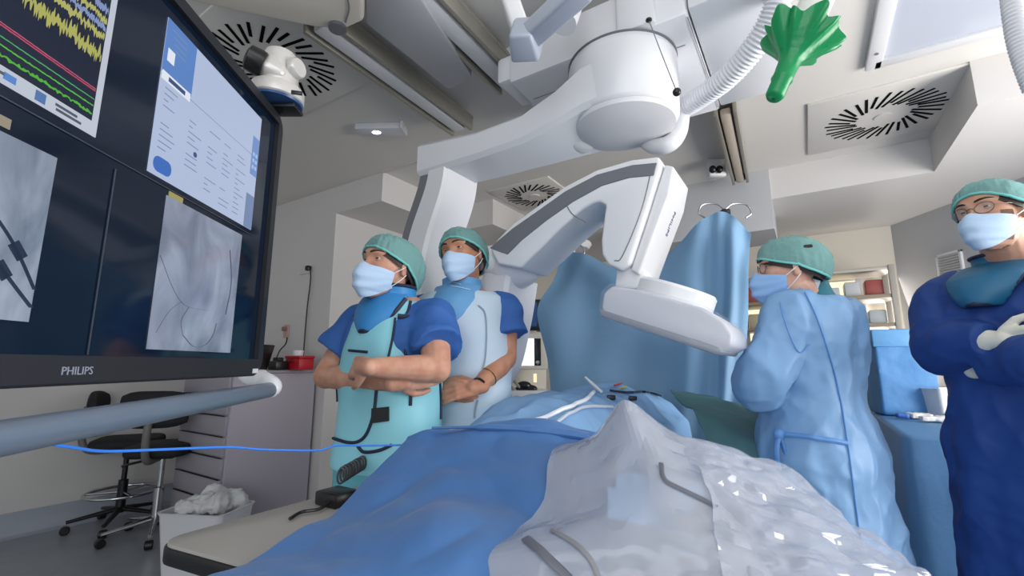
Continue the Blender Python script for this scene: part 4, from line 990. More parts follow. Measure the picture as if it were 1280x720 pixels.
# ------------------------------------------------------------------ window and shelf at the back right
wd = MB(); 
def bw(x0, x1, y0, y1, v0, v1, bev=0.0):
    p0 = U(x0, y1, v0); p1 = U(x1, y0, v0); return slab(p0[0], p1[0], v0, v1, min(p0[1], p1[1]), max(p0[1], p1[1]), bev)
u0 = U(925, 400, 5.47)[0]; u1 = U(1085, 400, 5.47)[0]
fr = MB()
for a in ((u0, u0 + 0.06, 1.0, 2.1), (u1 - 0.06, u1, 1.0, 2.1), (u0, u1, 1.0, 1.06), (u0, u1, 2.04, 2.1), ((u0 + u1) / 2 - 0.025, (u0 + u1) / 2 + 0.025, 1.0, 2.1)): fr.merge(slab(a[0], a[1], 5.44, 5.5, a[2], a[3], 0.004))
wn = struct('window_1', fr, M_white)
struct('pane', slab(u0 + 0.04, u1 - 0.04, 5.475, 5.495, 1.04, 2.06), em('window_light', (255, 238, 196), 1.25), wn)
vs_ = 4.95
uL = U(928, 400, vs_)[0]; uR = U(1117, 360, vs_)[0]
t = thing('storage_shelf', 'open metal storage shelf before the bright window at the back right', 'shelf', R((uL + uR) / 2, vs_ + 0.2, 0))
M_shelf = mat('shelf_metal', (176, 172, 164), 0.4, 0.3)
for u_ in (uL, uR):
    for v_ in (vs_, vs_ + 0.40): obj('upright', slab(u_ - 0.02, u_ + 0.02, v_ - 0.02, v_ + 0.02, 0, 2.08, 0.003), M_shelf, t)
zs = [2.06, 1.82, 1.575, 1.32, 0.9, 0.5, 0.15]
for z_ in zs: obj('shelf_board', slab(uL, uR, vs_ - 0.01, vs_ + 0.41, z_ - 0.02, z_ + 0.012, 0.003), mat('shelf_board', (150, 138, 118), 0.45) if z_ < 2 else M_shelf, t)
r4 = random.Random(11)
kinds = [((214, 220, 226), 'white supply packet'), ((196, 186, 160), 'tan cardboard carton'), ((204, 214, 220), 'clear supply bag'), ((178, 90, 84), 'reddish supply carton'), ((150, 170, 190), 'pale blue packet')]
ordn = ['leftmost', 'second from the left', 'third from the left', 'fourth from the left', 'fifth from the left', 'sixth from the left', 'rightmost']
for zi, z_ in enumerate(zs[1:5]):
    for k in range(7):
        c_, nm = kinds[r4.randrange(5)]; h_ = r4.uniform(0.08, 0.17); w_ = r4.uniform(0.09, 0.15)
        u_ = uL + 0.12 + (uR - uL - 0.24) * k / 6
        lvl = ['upper', 'middle', 'third', 'low'][zi]
        single('supply_packet', MB().box(V((u_, vs_ + 0.16, z_ + 0.0125 + h_ / 2)), (w_, 0.2, h_), MROOM, 0.012), mat('pack_%d%d%d' % c_, c_, 0.35, trans=0.15), '%s standing %s on the %s board of the metal shelf' % (nm, ordn[k], lvl), 'packet', 'supplies on the storage shelf')
# air grille on the right wall
wx = PZ(1105, 285, ZS).x
def on_x(px, py): r = ray(px, py); return r * ((wx - 0.012) / r.x) + V((0, 0, CH))
p0 = on_x(1169, 318); p1 = on_x(1201, 313); p2 = on_x(1171, 350)
t = thing('wall_grille', 'square white louvred air grille on the grey right wall', 'grille', (wx - 0.012, (p0.y + p1.y) / 2, p2.z))
zt, zb = (p0.z + p1.z) / 2, p2.z; ya, yb = p1.y, p0.y
gf = MB()
for a in ((ya, yb, zb, zb + 0.02), (ya, yb, zt - 0.02, zt), (ya, ya + 0.02, zb, zt), (yb - 0.02, yb, zb, zt)): gf.box(V((wx - 0.008, (a[0] + a[1]) / 2, (a[2] + a[3]) / 2)), (0.024, a[1] - a[0], a[3] - a[2]), None, 0.003)
obj('grille_frame', gf, M_white, t)
gs = MB()
for k in range(8):
    z_ = zb + 0.03 + (zt - zb - 0.06) * k / 7
    gs.box(V((0, 0, 0)), (0.02, yb - ya - 0.03, 0.012), Matrix.Translation((wx - 0.012, (ya + yb) / 2, z_)) @ Matrix.Rotation(rad(35), 4, 'Y'))
obj('louvres', gs, M_wallg, t); obj('grille_back', MB().box(V((wx - 0.003, (ya + yb) / 2, (zt + zb) / 2)), (0.004, yb - ya - 0.02, zt - zb - 0.02)), M_dark, t)

# ------------------------------------------------------------------ instrument table
ctr = V((2.31, 2.46, 0))
MI = frame(ctr, D1, -W1, (0, 0, 1)) @ Matrix.Diagonal((1.48, 1.12, 1, 1))
t = thing('instrument_table', 'instrument table draped to the floor in dull blue, behind the navy gowned man', 'table', ctr)
obj('table_frame', MB().box(V((0, 0, 0.90)), (0.86, 0.50, 0.03), MI, 0.005), M_steel, t)
for sx in (-0.4, 0.4):
    for sy in (-0.22, 0.22): obj('leg', MB().tube([MI @ V((sx, sy, 0.0)), MI @ V((sx, sy, 0.45)), MI @ V((sx, sy, 0.89))], 0.014, 10), M_steel, t)
rings = []
for z_, k in ((0.93, 0.9), (0.932, 1.0), (0.92, 1.03), (0.7, 1.06), (0.4, 1.1), (0.06, 1.14)):
    o_ = rrect(-0.44, 0.44, -0.26, 0.26, 0.03, 5); n = len(o_); rg = []
    # resample finely along the outline
    pts = []
    for i in range(n):
        a, b_ = V((*o_[i], 0)), V((*o_[(i + 1) % n], 0)); m_ = max(1, int((b_ - a).length / 0.03))
        pts += [a.lerp(b_, j / m_) for j in range(m_)]
    for i, q in enumerate(pts):
        f = k + (0.03 * (0.93 - z_)) * math.sin(i * 0.9) ; rg.append(MI @ V((q.x * f, q.y * (f + 0.02 * (0.93 - z_) * math.sin(i * 0.7)), z_)))
    rings.append(rg)
obj('table_drape', MB().loft(rings, cap=True), mat('dull_blue_cloth', (92, 142, 190), 0.55, bump=(25, 0.2), trans=0.15), t, ang=60)
# blue wrapped box at its back left
c = P(1134, 508, 2.86); Mb = Matrix.Translation((c.x, c.y, 0.935)) @ Matrix.Rotation(rad(-20), 4, 'Z')
t = thing('wrapped_box', 'bright blue cloth-wrapped box standing on the back of the instrument table', 'box', (c.x, c.y, 0.935))
hh = P(1134, 414, 2.86).z - 0.935
bx = MB().box(V((0, 0.05, hh / 2)), (0.30, 0.24, hh), Mb, 0.012)
obj('box_wrap', solid(bx, 0.012, 2, [(0.1, 0.012, (1, 1, 1))]), mat('wrap_blue', (76, 134, 190), 0.6, bump=(30, 0.2)), t)
obj('wrap_cuff', MB().box(V((0, 0.05, hh - 0.045)), (0.318, 0.258, 0.11), Mb, 0.012), mat('wrap_cuff', (96, 154, 204), 0.6, bump=(30, 0.2)), t)
c = P(1190, 500, 2.75); single('white_tub', MB().loft([[V((c.x + x, c.y + y, z_)) for x, y in rrect(-a, a, -a * .6, a * .6, 0.02)] for z_, a in ((0.935, 0.13), (1.09, 0.15), (1.10, 0.155), (1.10, 0.14), (0.945, 0.12))]), M_white, 'white tub on the instrument table beside the blue wrapped box', 'tub')
r5 = random.Random(4)
lab = ['crumpled white paper pack at the left front of the instrument table', 'white folded gauze pad beside the red pack on the instrument table', 'small red packet among the white packs on the instrument table', 'white paper pack overhanging the front of the instrument table', 'small blue pouch left of the white packs on the instrument table', 'pale open tray of instruments by the navy gown', 'thin dark scissors lying on the white packs']
for k, (px, py, sx, sy, c_) in enumerate(((1150, 522, .10, .07, (226, 226, 222)), (1168, 514, .09, .07, (214, 214, 210)), (1135, 512, .05, .04, (186, 84, 90)), (1170, 526, .13, .06, (232, 232, 228)), (1128, 522, .05, .05, (64, 110, 190)), (1192, 522, .12, .09, (200, 204, 208)))):
    q = PZ(px, py, 0.94); q.z = 0.936
    m = MB().box(V((0, 0, 0.014)), (sx, sy, 0.028), Matrix.Translation(q) @ Matrix.Rotation(r5.uniform(-.6, .6), 4, 'Z'), 0.006)
    single(['paper_pack', 'gauze_pad', 'supply_packet', 'paper_pack', 'cloth_pouch', 'instrument_tray'][k], solid(m, 0.005, 1, [(0.04, 0.02, (1, 1, 1))], 1), mat('tabletop_%d%d%d' % c_, c_, 0.5), lab[k], 'pack')
q = PZ(1182, 513, 0.975); t = thing('scissors', lab[6], 'scissors', q)
for s in (-1, 1): obj('blade', MB().tube([q + V((-0.05, s * 0.012, 0)), q + V((0.0, 0, 0)), q + V((0.06, -s * 0.008, 0.004))], 0.004, 8), M_black, t)
# ------------------------------------------------------------------ people
def interp(tab, z):
    if z <= tab[0][0]: return tab[0][1]
    for (a, x), (b_, y) in zip(tab, tab[1:]):
        if z <= b_: f = (z - a) / (b_ - a); f = f * f * (3 - 2 * f) * 0.5 + f * 0.5; return x + (y - x) * f
    return tab[-1][1]
HA = [(-.118, .012), (-.108, .032), (-.09, .046), (-.06, .058), (-.03, .0655), (0, .071), (.03, .0745), (.055, .074), (.08, .063), (.098, .045), (.11, .024), (.116, .002)]
HF = [(-.118, .058), (-.108, .082), (-.09, .091), (-.06, .089), (-.03, .089), (0, .089), (.03, .092), (.055, .088), (.08, .071), (.098, .049), (.11, .026), (.116, .002)]
HB = [(-.118, -.03), (-.108, -.025), (-.09, .0), (-.06, .05), (-.03, .08), (0, .095), (.03, .102), (.055, .098), (.08, .082), (.098, .056), (.11, .03), (.116, .002)]
def gz(d, s): return math.exp(-(d / s) ** 2)
def head_pt(az, z, off=0.0, feat=True):
    a = interp(HA, z) + off; c = math.cos(az)
    y = ((interp(HF, z) if c > 0 else interp(HB, z)) + off) * (abs(c) ** 0.9 if c > 0 else -abs(c))
    x = a * math.copysign(abs(math.sin(az)) ** 0.9, math.sin(az))
    if c > 0 and feat:
        ax = abs(x)
        if z < .03: y += 0.024 * gz(ax, .0105 + max(0, -z) * .12) * max(0, min(1, (.03 - z) / .055)) * (1 if z > -.034 else max(0, 1 - (-.034 - z) / .014))
        y -= 0.0105 * gz(ax - .031, .017) * gz(z - .016, .013)
        y += 0.005 * gz(ax - .028, .024) * gz(z - .037, .009)
        y += 0.004 * gz(ax - .045, .018) * gz(z + .015, .018)
        y += 0.005 * gz(ax, .022) * gz(z + .068, .008) * (1 if abs(z + .068) > .003 else .4)
        y += 0.004 * gz(ax, .016) * gz(z + .1, .012)
    return V((x, y, z))
def head_frame(HC, az_deg, pitch_deg=0, roll_deg=0, s=1.0):
    M = Matrix.Translation(HC) @ Matrix.Rotation(rad(az_deg - 90), 4, 'Z') @ Matrix.Rotation(rad(pitch_deg), 4, 'X') @ Matrix.Rotation(rad(roll_deg), 4, 'Y')
    return M @ Matrix.Scale(s, 4)
def add_head(mb, MH):
    rings = []; n = 72
    for i in range(56):
        z = -.118 + .234 * (0.5 - 0.5 * math.cos(PI * i / 55))
        rings.append([MH @ head_pt(2 * PI * k / n, z) for k in range(n)])
    mb.loft(rings)
    for s in (-1, 1):
        Mx = MH.to_3x3()
        mb.ell(MH @ V((s * .0755, -.008, .0)), (.010, .020, .032), Mx @ Matrix.Rotation(rad(-18 * s), 3, 'Z') @ Matrix.Rotation(rad(-12), 3, 'X'), 16, 12)
        mb.ell(MH @ V((s * .079, -.004, -.022)), (.006, .010, .011), Mx, 12, 8)
def face_parts(root, MH, skin, brow_c, gaze=(0, 0), lids=True):
    M_eye = mat('eye_white', (190, 180, 174), 0.25); M_iris = mat('iris_brown', (52, 32, 22), 0.15)
    for s in (-1, 1):
        e = V((s * .0300, .0672, .0165)); Me = MH @ Matrix.Translation(e)
        eb = obj('eyeball', MB().ell(V((0, 0, 0)), (.0122, .0122, .0122), Me, 24, 16) if False else MB().lathe([(0, -.0122)] + [(.0122 * math.sin(PI * k / 14), -.0122 * math.cos(PI * k / 14)) for k in range(1, 14)] + [(0, .0122)], Me, 24), M_eye, root)
        g = V((gaze[0], 1, gaze[1])).normalized(); G = axis_frame((0, 0, 0), g, (1, 0, 0))
        obj('iris', MB().lathe([(0.0068, .0100), (.0062, .0108), (.003, .0124), (0, .0127)], Me @ G, 20), M_iris, eb)
        if lids:
            ld = MB()
            for lo, hi, rr in ((9, 88, .0134), (-88, -15, .0131)):
                ld.shell(lambda a, b_, lo=lo, hi=hi, rr=rr: Me @ V((rr * math.sin(rad(-104 + 208 * a)) * math.cos(rad((lo + (hi - lo) * b_) * (1 - .35 * abs(2 * a - 1) ** 2))),
                          rr * math.cos(rad(-104 + 208 * a)) * math.cos(rad((lo + (hi - lo) * b_) * (1 - .35 * abs(2 * a - 1) ** 2))), rr * math.sin(rad((lo + (hi - lo) * b_) * (1 - .35 * abs(2 * a - 1) ** 2))))), 14, 8, .0008)
            obj('eyelids', ld, skin, root)
        bp = []
        for k in range(9):
            x = s * (.012 + .040 * k / 8); z = .036 + .007 * math.sin(PI * min(1, k / 7) * .62) - .003 * (k / 8) ** 3
            az = math.asin(min(.98, abs(x) / (interp(HA, z) * 1.0))) * (1 if s > 0 else -1)
            q = head_pt(az, z); bp.append(MH @ (V((x, q.y + .0012, z))))
        obj('eyebrow', MB().tube(bp, [.0018, .003, .0036, .0036, .0034, .003, .0026, .002, .0012], 8, True, 1.0), brow_c, root)
def mask_part(root, MH, m, puff=1.0):
    def fn(a, b_):
        az = rad(-76 + 152 * a); s = abs(az) / rad(76)
        zt = -.010 - .016 * s ** 1.5 + .010 * gz(az, .22); zb = -.122 + .045 * s ** 2
        z = zt + (zb - zt) * b_
        bump = math.sin(PI * min(1, max(0, b_))) ** .7
        zz = max(z, -.098); q = head_pt(az, zz, .004, True)
        off = (.005 + .008 * puff * gz(az, .9) * bump) + .0026 * math.sin(b_ * 3 * 2 * PI + .6) * gz(az, .9) * bump
        flat = head_pt(az, zz, .004, False)
        q = V((flat.x, flat.y + .026 * gz(az, .46) * (1 - .55 * b_) * min(1, .45 + b_ * 2.2) + .010 * gz(az, .8) * bump, z))
        d = V((math.sin(az), math.cos(az), -.12 * (b_ - .5)))
        return MH @ (q + d * off + V((0, -.010 * max(0, b_ - .82) / .18, 0)))
    mo = obj('face_mask', MB().shell(fn, 48, 30, .0015), m, root)
    for s in (-1, 1):
        for b_, zz in ((.03, .008), (.90, -.026)):
            p0 = fn(.5 + s * .49, b_); p1 = MH @ V((s * .0845, -.014, zz)); pm = (p0 + p1) / 2 + (MH.to_3x3() @ V((s * .006, 0, 0)))
            obj('ear_loop', MB().tube(catmull([p0, pm, p1], 6), .0016, 6), M_white, mo)
def cap_part(root, MH, m, hairm, back=1.0, seed=0.0, drop=0.0, front=24):
    def er(az):
        c = math.cos(az); return rad(front * max(0, c) ** 1.3 + 2 - (34 + drop) * max(0, -c) ** .8)
    def fn(a, b_, k=1.0, wr=1.0, lo=0.0):
        az = 2 * PI * a; e0 = er(az) - lo; e = e0 + (PI / 2 - e0) * b_
        c = math.cos(az); rx, rz = .092, .118; ry = .112 if c > 0 else .112 + .018 * back
        d = V((math.sin(az) * math.cos(e), c * math.cos(e), math.sin(e)))
        r = 1.0
        gat = (1 - b_) ** 2.0
        puff = math.sin(PI * min(1, b_ * 1.25 + .02)) * .075
        n = noise.noise(V((d.x * 4 + seed, d.y * 4, d.z * 4))) * .06 + noise.noise(V((d.x * 11 + seed, d.y * 11, d.z * 11))) * .045
        r = 1.0 + puff + wr * (n * (.35 + b_ * .65) + .018 * math.sin(az * 38 + 3 * math.sin(az * 5)) * gat * math.sin(PI * min(1, .15 + b_ * 2)))
        q = V((d.x * rx * r * k, d.y * ry * r * k - .008, d.z * rz * r * k + .004))
        return MH @ q
    hair = obj('hair', MB().shell(lambda a, b_: fn(a, b_, .87, 0.0, rad(9)), 48, 20, .004), hairm, root)
    cp = obj('surgical_cap', MB().shell(lambda a, b_: fn(a, b_), 120, 34, .0012), m, root, ang=80)
    rim = [fn(k / 72, 0.0) for k in range(73)]
    obj('cap_band', MB().tube(rim, .0042, 8, False), mat('cap_band', (112, 196, 190), 0.7), cp)
def cap_mat():
    m = bpy.data.materials.new('cap_nonwoven'); m.use_nodes = True; nt = m.node_tree; b = nt.nodes['Principled BSDF']
    b.inputs['Base Color'].default_value = L3((136, 188, 186)); b.inputs['Roughness'].default_value = .8
    tc = nt.nodes.new('ShaderNodeTexCoord'); n = nt.nodes.new('ShaderNodeTexNoise'); n.inputs['Scale'].default_value = 42; n.inputs['Detail'].default_value = 4
    nt.links.new(tc.outputs['Object'], n.inputs[0]); bp = nt.nodes.new('ShaderNodeBump'); bp.inputs['Strength'].default_value = .5; bp.inputs['Distance'].default_value = .006
    nt.links.new(n.outputs['Fac'], bp.inputs['Height']); nt.links.new(bp.outputs[0], b.inputs['Normal'])
    t = nt.nodes.new('ShaderNodeBsdfTransparent'); mx = nt.nodes.new('ShaderNodeMixShader'); mx.inputs[0].default_value = .5
    nt.links.new(t.outputs[0], mx.inputs[1]); nt.links.new(b.outputs[0], mx.inputs[2]); nt.links.new(mx.outputs[0], nt.nodes['Material Output'].inputs['Surface']); return m
M_cap = cap_mat()
M_mask = mat('mask_blue', (182, 208, 236), 0.75, bump=(90, 0.1))
M_hair = mat('dark_hair', (40, 30, 26), 0.55); M_brow = mat('brow_hair', (46, 34, 28), 0.7)
M_metal = mat('spectacle_metal', (110, 96, 84), 0.25, 0.9)
M_lens = bpy.data.materials.new('spectacle_glass'); M_lens.use_nodes = True; clear_film(M_lens, (235, 240, 245), .05, .03, 3, 0.0)

def glasses(root, MH):
    g = None
    for s in (-1, 1):
        rim = [MH @ V((s * .033 + .023 * math.cos(a), .0985 - .010 * abs(s * .033 + .023 * math.cos(a)) / .05, .010 + .018 * math.sin(a))) for a in [2 * PI * k / 32 for k in range(33)]]
        if g is None: g = obj('glasses', MB().tube(rim, .0012, 6, False), M_metal, root)
        else: obj('lens_rim', MB().tube(rim, .0012, 6, False), M_metal, g)
        obj('lens', MB().loft([[q for q in rim[:-1]], [q + (MH.to_3x3() @ V((0, .001, 0))) for q in rim[:-1]]]), M_lens, g)
        obj('temple', MB().tube([MH @ V((s * .056, .088, .014)), MH @ V((s * .072, .05, .014)), MH @ V((s * .082, -.01, .012)), MH @ V((s * .082, -.022, .0))], .0013, 6), M_metal, g)
    obj('nose_bridge', MB().tube([MH @ V((-.010, .0985, .014)), MH @ V((0, .1005, .017)), MH @ V((.010, .0985, .014))], .0012, 6), M_metal, g)

def hand(mb, wrist, d, pn, s=1.0, curl=.5, side=1, spread=.06, thumb=.6):
    """palm and five fingers; d = finger direction, pn = out of the palm, side=+1 puts the thumb on +lateral"""
    d = V(d).normalized(); pn = V(pn); pn = (pn - d * pn.dot(d)).normalized(); lat = d.cross(pn) * side
    W = V(wrist)
    def q(a, l, n): return W + (d * a + lat * l + pn * n) * s
    mb.capsule(q(-.02, 0, 0), q(.02, 0, 0), .027 * s, .030 * s)
    for l in (-.026, -.009, .009, .026): mb.capsule(q(.015, l * .7, 0), q(.082, l, 0), .016 * s, .0125 * s, 10)
    for l, L, r in ((.029, .072, .0092), (.0095, .082, .0095), (-.0105, .076, .009), (-.029, .060, .008)):
        p = q(.085, l, 0); a = 0.10; dirv = d + lat * (l * spread / .03); dirv.normalize()
        for k, f in enumerate((.46, .30, .24)):
            a += curl * (.55, .75, .5)[k]
            dv = dirv * math.cos(a) + pn * math.sin(a); p2 = p + dv * (L * f * s)
            mb.capsule(p, p2, r * s * (1 - .08 * k), r * s * (.94 - .09 * k), 10); p = p2
    p = q(.018, .026, .004); a = thumb
    t1 = (d * .72 + lat * .62 + pn * .35 * a).normalized(); t2 = (d * .93 + lat * .22 + pn * .5 * a).normalized(); t3 = (d * .96 - lat * .05 + pn * .6 * a).normalized()
    p1 = p + t1 * .042 * s; p2 = p1 + t2 * .034 * s; p3 = p2 + t3 * .026 * s
    mb.capsule(p, p1, .0155 * s, .0125 * s, 10); mb.capsule(p1, p2, .0118 * s, .0105 * s, 10); mb.capsule(p2, p3, .0105 * s, .0085 * s, 10)

class Fig:
    def __init__(s, name, label, base, az, h):
        s.B = V((base[0], base[1], 0)); a = rad(az); s.f = V((math.cos(a), math.sin(a), 0)); s.l = V((-math.sin(a), math.cos(a), 0)); s.k = h / 1.75
        s.root = thing(name, label, 'person', s.B)
        s.body = MB()
    def W(s, f, l, z): return s.B + s.f * (f * s.k) + s.l * (l * s.k) + V((0, 0, z * s.k))
    SEC = [(.84, .165, .115, 0), (.92, .172, .118, 0), (1.02, .158, .108, .005), (1.12, .15, .105, .008), (1.22, .158, .115, .010), (1.32, .172, .122, .008), (1.39, .176, .112, -.004), (1.435, .155, .092, -.012), (1.47, .105, .072, -.014), (1.50, .066, .06, -.01)]
    def rings(s, off, z0, z1, n=48, wlim=None, flare=None, lump=0.0, seed=0, p=.85):
        out = []; m = max(3, int((z1 - z0) / .02))
        for i in range(m + 1):
            z = z0 + (z1 - z0) * i / m
            w = interp([(a, b) for a, b, c, d in s.SEC], z) + off; dp = interp([(a, c) for a, b, c, d in s.SEC], z) + off; fo = interp([(a, d) for a, b, c, d in s.SEC], z)
            if z < .84: w += (.84 - z) * .03; dp += (.84 - z) * .05
            if wlim: w = min(w, interp(wlim, z))
            if flare: k = interp(flare, z); w *= k; dp *= k
            rg = []
            for k in range(n):
                a = 2 * PI * k / n; c, q = math.cos(a), math.sin(a); r = 1.0
                if lump: r += lump * max(0, (1.35 - z)) * (math.sin(7 * a + seed + 1.3 * z) + .6 * math.sin(11 * a + 2 * seed - 2 * z))
                rg.append(s.W(fo + dp * r * math.copysign(abs(c) ** p, c), w * r * math.copysign(abs(q) ** p, q), z))
            out.append(rg)
        return out
    def torso(s):
        s.body.loft(s.rings(0, .84, 1.50))
        for sd in (-1, 1):
            s.body.capsule(s.W(0, sd * .09, .90), s.W(.015, sd * .10, .50), .088 * s.k, .056 * s.k)
            s.body.capsule(s.W(.015, sd * .10, .50), s.W(-.02, sd * .105, .10), .056 * s.k, .038 * s.k)
            s.body.capsule(s.W(-.03, sd * .105, .05), s.W(.14, sd * .12, .035), .04 * s.k, .03 * s.k)
            sh = MB(); sh.ell(s.W(.05, sd * .11, .048), (.155 * s.k, .056 * s.k, .06 * s.k), Matrix((s.f, s.l, V((0, 0, 1)))).transposed())
            obj('shoe', sh, mat('white_clog', (206, 210, 214), .5), s.root)
    def neck(s, HC, MH):
        a = s.W(-.012, 0, 1.46); b_ = MH @ V((0, -.018, -.055))
        s.body.capsule(a, b_, .062 * s.k, .054 * s.k); add_head(s.body, MH)
    def arm(s, sd, el, wr, r=(.056, .046, .042, .028)):
        sh = s.W(-.005, sd * .172, 1.405)
        s.body.capsule(sh, el, r[0] * s.k, r[1] * s.k)
        mid = V(el).lerp(V(wr), .28)
        s.body.capsule(el, mid, r[2] * s.k, .0435 * s.k); s.body.capsule(mid, wr, .0435 * s.k, r[3] * s.k)
        return sh
    def finish(s, skin, voxel=.0042): s.b_obj = obj('body', solid(s.body, voxel, 2), skin, s.root, ang=80); return s.b_obj
    def cloth(s, name, mb, m, voxel=.007, wr=None, post=3, smooth=4, label=None, parent=None): return obj(name, solid(mb, voxel, smooth, wr, post), m, parent or s.root, ang=80, label=label)
    def sleeve(s, mb, pts, rs, n=10):
        mb.tube(catmull(pts, n), lerpl(rs, n), 20)
    def strip(s, name, bv, pts, wd, m, parent, n=8):
        b = surf_strip(bv, pts, wd, n=n)
        if b.v: obj(name, b, m, parent)
def skin_mat(nm, c, c2): return mat(nm, c, .5, spec=.35, var=(c2, 26), sss=.12)
FOLD = [(.16, .020, (1, 1, 1.6)), (.05, .006, (1, 1, 1.4)), (.09, -.008, (1, 1, 1.2))]
M_navy = mat('navy_piping', (26, 34, 62), .6)
M_scrub = mat('scrub_blue', (46, 96, 168), .7, bump=(60, .15))

# --- man in the turquoise lead apron, arms crossed
A_ = Fig('person', 'man with crossed arms in a turquoise lead apron with navy piping, cap and mask', (-.425, 1.64), 243, 1.735)
sk = skin_mat('skin_fair', (204, 158, 134), (190, 138, 116)); A_.torso()
MH = head_frame(P(485, 336, 1.60), 236, 4, -3, 1.0); A_.neck(None, MH)
eR = P(408, 470, 1.66); wR = P(498, 478, 1.43); eL = P(546, 461, 1.46); wL = P(458, 459, 1.365)
A_.arm(-1, eR, wR); A_.arm(1, eL, wL)
hand(A_.body, wL, P(424, 458, 1.50) - wL, V((.5, .8, -.3)), .95, .55, 1)
hand(A_.body, wR, P(540, 470, 1.47) - wR, V((0, .9, .3)), .95, .3, -1)
A_.finish(sk); face_parts(A_.root, MH, sk, M_brow, (-.05, .12)); mask_part(A_.root, MH, M_mask); cap_part(A_.root, MH, M_cap, M_hair, 1.6, 1.0, 6, 26)
m = MB(); m.loft(A_.rings(.014, .84, 1.455))
for sd, el in ((-1, eR), (1, eL)):
    sh = A_.W(-.005, sd * .165, 1.41); q = sh.lerp(el, .62) + A_.l * (sd * .012)
    A_.sleeve(m, [A_.W(-.008, sd * .09, 1.41), sh, sh.lerp(el, .33), q], [.055, .072, .082, .090])
A_.cloth('scrub_shirt', m, M_scrub, .007, FOLD)
m = MB(); m.loft(A_.rings(.034, .90, 1.468, wlim=[(.9, .3), (1.12, .3), (1.25, .172), (1.36, .142), (1.43, .135), (1.48, .13)]))
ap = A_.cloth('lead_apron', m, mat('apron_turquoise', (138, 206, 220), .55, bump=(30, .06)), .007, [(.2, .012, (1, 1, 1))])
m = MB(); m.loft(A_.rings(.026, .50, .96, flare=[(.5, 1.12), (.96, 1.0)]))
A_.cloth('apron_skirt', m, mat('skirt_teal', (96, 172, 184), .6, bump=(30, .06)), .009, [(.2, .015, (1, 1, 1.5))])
m = MB()
for sd in (-1, 1): m.loft([[A_.W(.0 + (r_ * .95) * math.cos(a), sd * .10 + r_ * math.sin(a), z) for a in [2 * PI * k / 20 for k in range(20)]] for z, r_ in ((.07, .095), (.3, .1), (.6, .11), (.86, .10))])
A_.cloth('trousers', m, M_scrub, .01, FOLD)
bv = bvh_of([ap])
for pts, wd in (([(494, 398), (491, 420), (487, 440), (484, 452)], .008), ([(471, 488), (468, 515), (460, 540), (450, 551), (436, 553), (415, 547)], .0105), ([(448, 558), (456, 565), (474, 563), (490, 556)], .0105), ([(549, 470), (550, 500), (550, 524)], .008)):
    A_.strip('piping', bv, pts, wd, M_navy, ap)
for x0, x1, y, wd, nm in ((440, 461, 395, .020, 'shoulder_band'), (497, 522, 396, .024, 'shoulder_band'), (437, 460, 438, .011, 'pocket_edge')): A_.strip(nm, bv, [(x0, y), ((x0 + x1) / 2, y + 1), (x1, y + 2)], wd * .8, M_navy, ap)
for sd in (-1, 1):
    pp = []
    for k in range(15):
        z = 1.12 + .345 * k / 14; w = min(interp([(a, b) for a, b, c, d in A_.SEC], z) + .036, interp([(1.12, .3), (1.25, .172), (1.36, .142), (1.43, .135), (1.48, .13)], z)); dp = interp([(a, c) for a, b, c, d in A_.SEC], z) + .036; fo = interp([(a, d) for a, b, c, d in A_.SEC], z)
        a = rad(58); pp.append(A_.W(fo + dp * math.cos(a) ** .85, sd * w * math.sin(a) ** .85 , z))
    obj('piping', MB().tube(pp, .0055, 8), M_navy, ap)
pt = MB()
q = [on_surface(bv, a, b_, .004) for a, b_ in ((466, 510), (487, 508), (487, 526), (465, 529))]
if all(x is not None for x in q):
    nrm_ = (q[1] - q[0]).cross(q[2] - q[0]).normalized(); nrm_ = nrm_ if nrm_.y < 0 else -nrm_
    pt.loft([q, [x + nrm_ * .004 for x in q]]); obj('velcro_patch', pt, M_black, ap)
M_coll = mat('collar_blue', (48, 132, 196), .5, bump=(40, .1))
def collar(F, MHx, col, drop=.10, wid=.095, piping=True, out=0.0):
    m = MB(); n0 = F.W(-.01, 0, 1.475)
    m.loft([[F.W(fo + r_ * 1.05 * math.cos(a), r_ * math.sin(a), z) for a in [2 * PI * k / 32 for k in range(32)]] for z, r_, fo in ((1.43, .104, -.004), (1.455, .092, -.002), (1.48, .082, .002), (1.505, .078, .006), (1.525, .079, .010))])
    def bib(a, b_):
        t = (a - .5) * 2; u = b_
        w = wid * (1 - .62 * u ** 2.2); z = 1.485 - u * drop
        return F.W(.082 + out * min(1, u * 3) + .062 * math.sin(min(1, u * 1.1) * PI / 2) - .040 * t * t, t * w, z)
    m.shell(bib, 20, 14, .016)
    c_ = F.cloth('thyroid_collar', m, col, .0055, [(.08, .006, (1, 1, 1))])
    if piping:
        e = [bib(0, k / 10) for k in range(10)] + [bib(k / 8, 1.0) for k in range(9)] + [bib(1, 1 - k / 10) for k in range(1, 10)]
        obj('collar_piping', MB().tube([q + F.f * .010 for q in e], .0085, 8), M_navy, c_)
        obj('collar_piping', MB().tube([F.W(.012 + .082 * math.cos(a), .078 * math.sin(a), 1.525) for a in [2 * PI * k / 32 for k in range(33)]], .006, 8, False), M_navy, c_)
    return c_
collar(A_, MH, M_coll, .125, .10)

